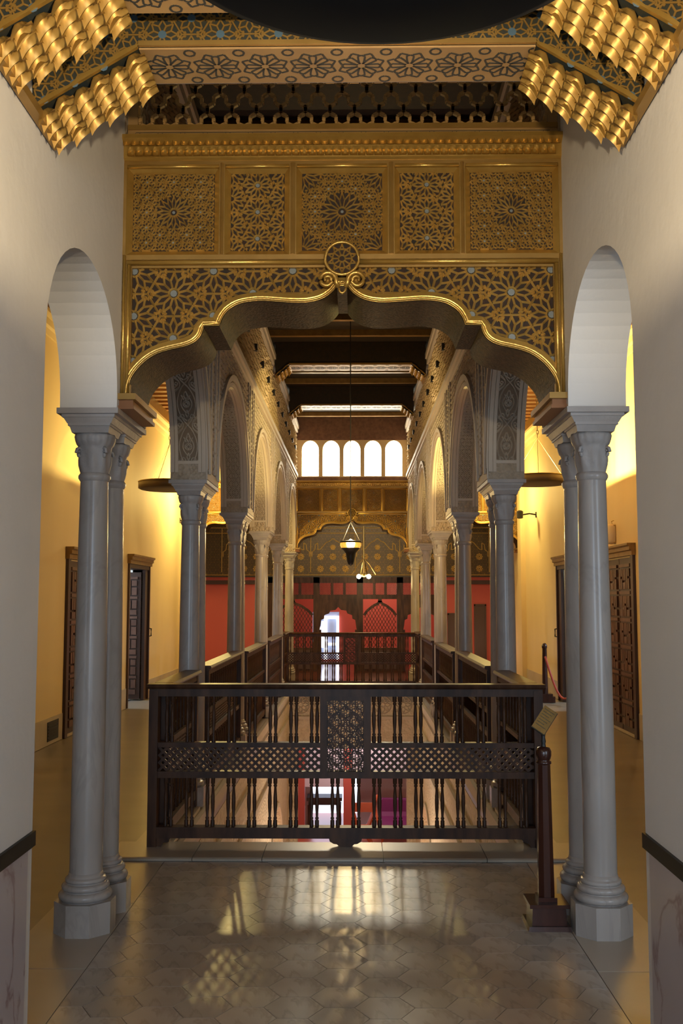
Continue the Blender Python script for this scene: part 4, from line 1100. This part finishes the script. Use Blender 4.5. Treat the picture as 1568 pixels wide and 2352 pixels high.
for nm, s, y0, y1 in (('door_2', -1, 14.75, 16.15), ('door_4', 1, 14.55, 15.98)):
    d = empty(nm, (s*OX, y0, 0), 'open wooden door with daylight falling through, %s corridor' % ('left' if s < 0 else 'right'), 'door', kind='structure')
    w = y1-y0; fx = lambda a, b: (min(-s*a, -s*b), max(-s*a, -s*b))
    MB().box(*fx(-0.25, 0.03), -0.05, 0.0, 0, 2.12).build('jamb', DOORDARK, d); MB().box(*fx(-0.25, 0.03), w, w+0.05, 0, 2.12).box(*fx(-0.05, 0.0), w-0.20, w, 0, 2.06).build('jamb', DOORDARK, d)
    MB().box(*fx(-0.25, 0.02), 0, w, 2.06, 2.12).build('head', DOORDARK, d)
    MB().prism([(0, 0), (-s*0.05, 0), (-s*0.05, 0.05), (-s*0.075, 0.06), (-s*0.075, 0.10), (-s*0.10, 0.115), (-s*0.10, 0.14), (0, 0.14)], 'y', -0.08, w+0.08).build('cornice', GOLDDARK, d, loc=(0, 0, 2.12))
    lf, bl = door_leaf(0.68, 2.0); lo = lf.build('leaf', DOORDARK, d, loc=(-0.74 if s < 0 else 0.06, w-0.24, 0.02)); bl.build('leaf_blocks', DOORWOOD, lo)
    MB().tube([(-s*0.035, w+0.025, 1.0), (-s*0.06, w+0.025, 1.0), (-s*0.06, w+0.025, 1.12), (-s*0.035, w+0.025, 1.12)], 0.012, 6).build('handle', IRON, d)
    # daylit side room beyond the door
    a0, a1 = sorted((s*(OX+0.25), s*(OX+2.2)))
    struct('wall_%s_side_room' % ('left' if s < 0 else 'right'), MB().box(a0, a1, y1+0.10, y1+0.2, 0, 2.6).box(*sorted((s*(OX+2.2), s*(OX+2.3))), y0-0.6, y1+0.2, 0, 2.6).box(a0, a1, y0-0.6, y1+0.2, 2.5, 2.6).box(a0, a1, y0-0.7, y0-0.6, 0, 2.6), PLASTER, 'pale walls of the daylit room behind the open %s door' % ('left' if s < 0 else 'right'), 'wall')
    struct('floor_%s_side_room' % ('left' if s < 0 else 'right'), MB().box(a0, a1, y0-0.6, y1+0.2, -0.2, -0.006), CORRFLOOR, 'marble floor of the daylit room behind the open %s door' % ('left' if s < 0 else 'right'), 'floor')
    area('daylight_door_%s' % ('left' if s < 0 else 'right'), (s*(OX+1.9), (y0+y1)/2-0.2, 2.42), (0, R(55)*(-s)*-1 if s < 0 else R(55), 0), 1.0, 1.0, 70, COOL)

# ================================================================== LAMPS
def dish_lamp(loc, ztop, label, under, rad=0.37, power=30, col=AMBER):
    t = empty('dish_lamp', loc, label, 'lamp', group='hanging dish lamps')
    p = [(0.0, -0.022), (rad*0.6, -0.020), (rad*0.93, -0.012), (rad, 0.0), (rad, 0.078), (rad-0.010, 0.078), (rad-0.012, 0.006), (rad*0.6, -0.006), (0.0, -0.008)]
    MB().lathe(p, 64, cap=False).build('dish', under, t, True)
    MB().tube([(rad*cos(2*pi*q/48), rad*sin(2*pi*q/48), 0.078) for q in range(48)], 0.006, 6, True).build('rim', BRASS, t, True)
    zk = min(0.55, ztop-loc[2]-0.05)
    for q in range(3):
        a = 2*pi*q/3+0.35
        MB().tube([(rad*0.98*cos(a), rad*0.98*sin(a), 0.075), (0, 0, zk)], 0.003, 5).build('chain', DISCBRONZE, t)
    n = int((ztop-loc[2]-zk)/0.05); ch = MB()
    for k in range(n):
        z = zk+0.025+k*0.05; pts = []
        for q in range(8):
            th = 2*pi*q/8; dx = 0.012*cos(th); pts.append((dx if k % 2 else 0, 0 if k % 2 else dx, z+0.032*sin(th)))
        ch.tube(pts, 0.004, 4, True)
    ch.tube([(0, 0, zk+n*0.05), (0, 0, ztop-loc[2])], 0.005, 5); ch.build('hanging_chain', DISCBRONZE, t)
    MB().lathe([(0.0, -0.004), (0.025, 0.0), (0.025, 0.012), (0.038, 0.024), (0.034, 0.040), (0.0, 0.048)], 12, cap=False).build('bulb', BULB, t, True)
    point('lamp_light', (0, 0, 0.085), power, col, 0.03, t)
    return t
dish_lamp((0.11, 1.293, 2.552), 3.74, 'large dish lamp with shade-darkened underside hanging close overhead at the top', DISCSHADE, 0.378, 125, (1.0, 0.77, 0.45))
dish_lamp((-2.20, 12.02, 2.93), 4.85, 'bronze dish lamp hanging in the left corridor', DISCBRONZE, 0.37, 55)
dish_lamp((2.28, 12.02, 2.99), 4.85, 'bronze dish lamp hanging in the right corridor', DISCBRONZE, 0.37, 230)

# hanging lantern in the middle of the hall
ln = empty('hanging_lantern', (0.006, 12.4, 2.0), 'glowing bowl lantern hanging on a long cord in mid hall', 'lantern')
MB().lathe([(0.0, 0.0), (0.012, 0.012), (0.030, 0.02), (0.046, 0.06), (0.058, 0.12), (0.062, 0.155), (0.085, 0.19), (0.118, 0.225)], 20, cap=False).build('lower_bowl', IRON, ln, True)
MB().lathe([(0.118, 0.225), (0.132, 0.255), (0.128, 0.290)], 20, cap=False).build('glass_band', AMBERGLASS, ln, True)
MB().lathe([(0.128, 0.290), (0.140, 0.296), (0.140, 0.310), (0.126, 0.312)], 20, cap=False).build('rim', IRON, ln, True)
MB().lathe([(0, 0.235), (0.028, 0.25), (0.036, 0.28), (0.028, 0.32), (0.0, 0.34)], 12, cap=False).build('bulb', BULB, ln, True)
for q in range(3):
    a = 2*pi*q/3+0.4; MB().tube([(0.13*cos(a), 0.13*sin(a), 0.31), (0.07*cos(a), 0.07*sin(a), 0.42), (0, 0, 0.55)], 0.0028, 5).build('arm', IRON, ln)
MB().tube([(0, 0, 0.55), (0, 0, 3.18)], 0.006, 6).build('cord', IRON, ln)
point('lantern_light', (0, 0, 0.42), 50, WARM, 0.05, ln)
# small chandelier beyond the far arch
ch = empty('chandelier', (0.24, 20.9, 2.05), 'small brass chandelier with lit bulbs beyond the far arch', 'chandelier')
MB().tube([(0, 0, 0.05), (0, 0, 2.15)], 0.022, 6).build('stem', BRASS, ch)
MB().lathe([(0.0, 0.0), (0.04, 0.01), (0.05, 0.05), (0.02, 0.10)], 12, cap=False).build('hub', BRASS, ch, True)
for q in range(4):
    a = pi/2*q+0.25
    MB().tube([(0, 0, 0.40), (0.12*cos(a), 0.12*sin(a), 0.28), (0.26*cos(a), 0.26*sin(a), 0.06)], 0.009, 5).build('arm', BRASS, ch)
for q in range(2):
    a = pi*q+0.15
    MB().lathe([(0, -0.05), (0.035, -0.035), (0.05, 0.0), (0.035, 0.035), (0, 0.05)], 10, (0.105*cos(a), 0.105*sin(a), 0.02), False).build('bulb', BULB, ch, True)
point('chandelier_light', (0, -0.1, -0.12), 14, WARM, 0.1, ch)

# oval bulkhead light, spotlight bracket, vent on the corridor walls
bl = empty('wall_light', (OX-0.001, 12.45, 2.40), 'cream oval wall light above the right double door', 'wall light')
MB().add([], []).lathe([(0.0, -0.13), (0.05, -0.122), (0.072, -0.09), (0.075, 0.0), (0.072, 0.09), (0.05, 0.122), (0.0, 0.13)], 16, (-0.045, 0, 0), False).build('glass', WHITEPL, bl, True)
MB().box(-0.03, 0, -0.06, 0.06, -0.11, 0.11).build('back_plate', BRASS, bl)
MB().tube([(-0.02, 0.02, 0.12), (-0.03, 0.02, 0.16), (0.0, 0.02, 0.17)], 0.006, 5).build('bracket', BRASS, bl)
for s, y, lab in ((1, 17.8, 'small black spotlight on an arm on the right corridor wall'), (-1, 19.0, 'added black spotlight on an arm on the left corridor wall, hidden behind a column')):  # the left spotlight is an added fixture, kept out of sight
    cc = empty('spotlight', (s*(OX-0.001), y, 3.10), lab, 'spotlight')
    MB().tube([(0, 0, 0), (-s*0.12, 0, 0.02), (-s*0.24, 0, 0.0)], 0.014, 6).build('arm', IRON, cc)
    MB().lathe([(0.03, -0.07), (0.055, -0.06), (0.06, 0.06), (0.03, 0.08)], 12, (-s*0.29, 0, 0.0)).build('head', IRON, cc)
    MB().box(min(0, -s*0.012), max(0, -s*0.012), -0.03, 0.03, -0.05, 0.05).build('wall_plate', IRON, cc)
    point('corridor_end_fill', (-s*0.80, -0.9 if s < 0 else 0.4, 0.50), 110 if s < 0 else 65, (1.0, 0.76, 0.26), 0.08, cc)  # fill light hung clear of the head, brightens the corridor end
vt = empty('floor_vent', (-OX+0.012, 11.15, 0.06), 'black square vent grille low on the left corridor wall', 'vent')
MB().box(0, 0.006, -0.20, 0.20, -0.02, 0.19).build('frame', IRON, vt)
for k in range(5): MB().box(0.006, 0.012, -0.18, 0.18, k*0.034, k*0.034+0.012).build('slat', IRON, vt)
# barrier post with red rope
sp = empty('barrier_post', (3.02, 15.75, 0), 'dark wooden barrier post with a red rope beside the right doorway', 'barrier')
MB().box(-0.13, 0.13, -0.13, 0.13, 0, 0.09).box(-0.10, 0.10, -0.10, 0.10, 0.09, 0.13).build('foot', REDWOOD, sp)
MB().lathe([(0.045, 0.13), (0.04, 0.5), (0.034, 0.82), (0.042, 0.84), (0.042, 0.87), (0.025, 0.90), (0.0, 0.91)], 14, cap=False).build('post', REDWOOD, sp, True)
MB().tube([(0.02+0.5*q/14.0, -0.9*q/14.0*0.75-0.03, 0.76-0.72*sin(pi*(q/14.0)*0.62)) for q in range(15)] if False else [(0.0+0.02*q, -0.04-0.055*q, 0.70-0.60*sin(pi*q/13.0*0.72)) for q in range(14)], 0.017, 7).build('rope', ROPE, sp, True)

# information stand in front of the right columns
st = empty('information_stand', (0.995, 5.03, 0.0), 'mahogany post with a tilted brass plate beside the right marble columns', 'stand')
MB().frustum(0, 0, 0.0, 0.104, 0.104, 0.022, 0.100, 0.100).build('base_plate', REDWOOD, st)
MB().frustum(0, 0, 0.022, 0.084, 0.084, 0.105, 0.080, 0.080).box(-0.096, 0.096, -0.096, 0.096, 0.105, 0.122).build('base_box', REDWOOD, st)
MB().box(-0.046, 0.046, -0.046, 0.046, 0.122, 0.142).build('socket', REDWOOD, st)
oc = lambda r: [(r*cos(pi/8+k*pi/4), r*sin(pi/8+k*pi/4)) for k in range(8)]
mb = MB(); vs = [(x, y, 0.142) for x, y in oc(0.042)] + [(x, y, 0.775) for x, y in oc(0.032)]
mb.add(vs, [(k, (k+1) % 8, 8+(k+1) % 8, 8+k) for k in range(8)] + [tuple(range(8, 16))]); mb.build('post', REDWOOD, st)
MB().lathe([(0.030, 0.770), (0.037, 0.775), (0.037, 0.785), (0.028, 0.790), (0.033, 0.797), (0.038, 0.815), (0.038, 0.835), (0.030, 0.852), (0.014, 0.858)], 20, cap=False).build('knob', REDWOOD, st, True)
MB().lathe([(0.013, 0.855), (0.010, 0.872), (0.013, 0.882), (0.009, 0.90), (0.014, 0.94), (0.011, 0.96), (0.008, 0.975)], 12, cap=False).build('neck', IRON, st, True)
e1 = Vector((0.053, -0.012, -0.036)); e2 = Vector((0.076, 0.062, 0.092)); e3 = e1.cross(e2).normalized(); e2 = e3.cross(e1.normalized())
pl = MB().box(-0.036, 0.036, -0.070, 0.070, 0.004, 0.008).build('plate', BRASSPLATE, st)
pl.matrix_local = Matrix.Translation((0.006, 0.0, 0.985)) @ Matrix((e1.normalized(), e2, e3)).transposed().to_4x4()
MB().box(-0.036, 0.039, -0.072, 0.072, -0.004, 0.0035).build('backing_board', IRON, pl)
tx = MB()
for r in range(7): tx.box(-0.028, 0.028-0.008*(r % 3), 0.052-r*0.016, 0.0545-r*0.016, 0.008, 0.0084)
tx.build('engraved_lines', DARKLINE, pl)

# ================================================================== WOODEN SCREEN OF THE RED ROOM
sc = empty('wooden_screen', (0, YB, 0), 'dark wooden screen with lobed arches and lattice in front of the red room', 'screen')
posts = [-1.86, -0.807, 0.165, 1.06, 1.98]
for x in posts: MB().box(x-0.07, x+0.07, -0.05, 0.08, 0, 2.09).build('post', DARKWOOD, sc)
MB().box(-1.92, 2.05, -0.05, 0.08, 1.96, 2.09).build('head_rail', DARKWOOD, sc)
MB().box(-1.92, 2.05, -0.04, 0.06, 1.60, 1.70).build('transom', DARKWOOD, sc)
lob = [(-1, 0), (-0.96, 0.32), (-0.80, 0.40), (-0.78, 0.62), (-0.52, 0.72), (-0.45, 0.90), (-0.16, 0.94), (0, 1.12), (0.16, 0.94), (0.45, 0.90), (0.52, 0.72), (0.78, 0.62), (0.80, 0.40), (0.96, 0.32), (1, 0)]
for k in range(4):
    x0, x1 = posts[k]+0.07, posts[k+1]-0.07; w = x1-x0; cx = (x0+x1)/2
    for q in (1, 2): MB().box(x0+w*q/3-0.03, x0+w*q/3+0.03, -0.03, 0.03, 1.70, 1.96).build('muntin', DARKWOOD, sc)
    diag_lattice(x0, x1, 1.70, 1.96, 0.035, 0.008, 0.01).build('small_lattice', DARKWOOD, sc)
    opened = k in (1, 3)
    if opened:
        hw = w/2-0.02; base = 1.02; ar = [(cx+a*hw, base+b*0.36) for a, b in lob]
        sp = MB()
        poly = [(x0, 0.9), (x0, 1.60), (x1, 1.60), (x1, 0.9)] + ar[::-1]
        sp.prism(poly, 'y', -0.03, 0.03); sp.build('lobed_spandrel', DARKWOOD, sc)
        for s in (-1, 1): MB().box(cx+s*hw-0.02, cx+s*hw+0.02, -0.03, 0.03, 0, 0.92).build('door_jamb', DARKWOOD, sc)
    else:
        ar = [(x0+0.02, 1.24), (x0+w*0.12, 1.34), (x0+w*0.3, 1.45), (cx-0.04, 1.50), (cx, 1.56), (cx+0.04, 1.50), (x1-w*0.3, 1.45), (x1-w*0.12, 1.34), (x1-0.02, 1.24)]
        MB().straps(polyl(ar), 0.06, 0.03, 0.0, True).build('ogee_head', DARKWOOD, sc)
        MB().prism([(cx-0.05, 1.53), (cx+0.05, 1.53), (cx+0.04, 1.60), (cx-0.04, 1.60)], 'y', -0.03, 0.03).build('finial', DARKWOOD, sc)
        sg = []; n = 40; p = 0.075
        for q in range(-n, n):
            a = x0+q*p; sg += [((a, 0.5), (a+0.62, 1.56)), ((a+0.62, 0.5), (a, 1.56))]
        ins = pip(ar + [(x1-0.02, 0.52), (x0+0.02, 0.52)])
        MB().straps(clip(sg, ins), 0.012, 0.01, 0.0, True).build('lattice', DARKWOOD, sc)
        MB().box(x0, x1, -0.04, 0.04, 0.0, 0.52).build('lower_panel', DARKWOOD, sc)
        for q in range(5): MB().box(x0+w*q/5+0.02, x0+w*(q+1)/5-0.02, -0.055, -0.039, 0.05, 0.47).build('raised_panel', DOORDARK, sc)
# two dark doors in the red end wall, right side
for k, (x0, x1, h) in enumerate(((2.15, 2.33, 1.25), (2.74, 2.95, 1.45))):
    d = empty('door_%d' % (5+k), (x0, YB, 0), ['narrow dark door in the far red wall beside the screen', 'narrow dark door in the far red wall near the right corridor'][k], 'door', kind='structure')
    MB().box(0, x1-x0, -0.03, 0.0, 0, h).build('leaf', DOORDARK, d)
    MB().box(-0.03, 0, -0.045, 0, 0, h+0.03).build('jamb', DOORDARK, d); MB().box(x1-x0, x1-x0+0.03, -0.045, 0, 0, h+0.03).build('jamb', DOORDARK, d)
    MB().box(-0.03, x1-x0+0.03, -0.045, 0, h, h+0.04).build('head', DOORDARK, d)
# bright window in the room behind
wn = empty('window_7', (-0.555, 26.0, 0.05), 'white-framed daylit window seen through the open lobed doorway', 'window', kind='structure')
for a, b, c, d in ((-0.195, -0.115, 0, 1.12), (0.125, 0.19, 0, 1.12), (-0.115, 0.125, 1.04, 1.12), (-0.115, 0.125, 0.36, 0.42)):
    MB().box(a, b, -0.06, 0.06, c, d).build('frame', WHITEWIN, wn)
for a, b, h in ((-0.34, -0.285, 0.84), (-0.265, -0.205, 0.98)): MB().box(a, b, 0.02, 0.06, 0.30, h).build('glowing_white_strip', WHITEWIN, wn)  # self-glowing strips for the bright white beside the frame
MB().box(-0.115, 0.125, 0.02, 0.04, 0.0, 1.04).build('pane', BLUEGLASS, wn)
MB().box(-0.49, 0.19, 0.10, 0.14, 0.0, 1.22).build('rear_glazing', BLUEGLASS, wn)
point('red_room_light', (0.6, 24.2, 2.3), 80, (1.0, 0.62, 0.40), 0.2)
point('red_gallery_light_left', (-2.7, 20.9, 0.6), 6, (1.0, 0.6, 0.4), 0.2)
point('red_gallery_light_right', (2.7, 20.9, 0.6), 6, (1.0, 0.6, 0.4), 0.2)

# ================================================================== LOWER ROOM FURNITURE AND LIGHT
cs = empty('chaise', (0.98, 23.2, ZL), 'purple velvet chaise with a red wooden frame in the room downstairs', 'chaise')
mb = MB(); prof = [(-0.55, 0.38), (-0.55, 0.50), (-0.20, 0.52), (0.10, 0.56), (0.30, 0.72), (0.40, 0.90), (0.48, 0.90), (0.50, 0.60), (0.45, 0.40)]
mb.prism([(y, z) for y, z in prof], 'x', -0.32, 0.42); mb.build('velvet_seat', PURPLE, cs)
MB().prism([(-0.36, 0.48), (-0.36, 0.86), (-0.30, 0.92), (0.40, 0.88), (0.44, 0.70), (0.48, 0.48)], 'y', 0.20, 0.30).build('velvet_back', PURPLE, cs)
for x in (-0.34, 0.40):
    for y in (-0.5, 0.42): MB().tube([(x, y, 0.0), (x+0.02, y, 0.2), (x, y, 0.40)], [0.022, 0.03, 0.026], 7).build('leg', REDCHAIR, cs)
MB().box(-0.36, 0.44, -0.56, 0.5, 0.33, 0.39).build('seat_rail', REDCHAIR, cs)
MB().tube([(-0.38, -0.5, 0.40), (-0.44, -0.3, 0.62), (-0.48, 0.0, 0.86), (-0.42, 0.3, 0.98)], 0.03, 7).build('arm_rail', REDCHAIR, cs)
fc = empty('folding_chair', (0.22, 22.75, ZL), 'orange-red wooden scissor chair beside the purple chaise downstairs', 'chair')
for k in range(3):
    y = -0.22+k*0.22
    MB().tube([(-0.22, y, 0.0), (-0.10, y, 0.25), (0.12, y, 0.45), (0.26, y, 0.80)], 0.028, 6).build('curved_leg', REDCHAIR, fc); MB().tube([(0.24, y, 0.0), (0.10, y, 0.25), (-0.12, y, 0.45), (-0.22, y, 0.80)], 0.028, 6).build('curved_leg', REDCHAIR, fc)
MB().box(-0.14, 0.14, -0.24, 0.24, 0.40, 0.44).build('seat', REDCHAIR, fc)
MB().box(-0.24, 0.28, 0.20, 0.25, 0.72, 0.92).build('backrest', REDCHAIR, fc)
tb = empty('dark_table', (-0.68, 24.4, ZL), 'dark table silhouetted before the bright opening downstairs', 'table')
MB().box(-0.42, 0.42, -0.25, 0.25, 0.72, 0.80).build('tabletop', DOORDARK, tb); MB().box(-0.38, 0.38, -0.2, 0.2, 0.62, 0.72).build('apron', DOORDARK, tb)
for x in (-0.36, 0.36):
    for y in (-0.2, 0.2): MB().lathe([(0.03, 0), (0.04, 0.2), (0.03, 0.4), (0.04, 0.62)], 8, (x, y, 0)).build('leg', DOORDARK, tb)
point('lower_hall_fill', (0.0, 13.5, -2.6), 85, (1.0, 0.82, 0.60), 0.25)  # added fill without a fixture, brightens the lower hall walls
point('lower_room_fill', (0.2, 22.4, -1.2), 70, (1.0, 0.80, 0.72), 0.25)  # another added fill, for the room downstairs
for s in (-1, 1): point('lower_corridor_fill', (s*2.3, 14.0, -1.4), 55, (1.0, 0.80, 0.45), 0.2)  # added fills, unseen, light the corridors beyond the lower arches
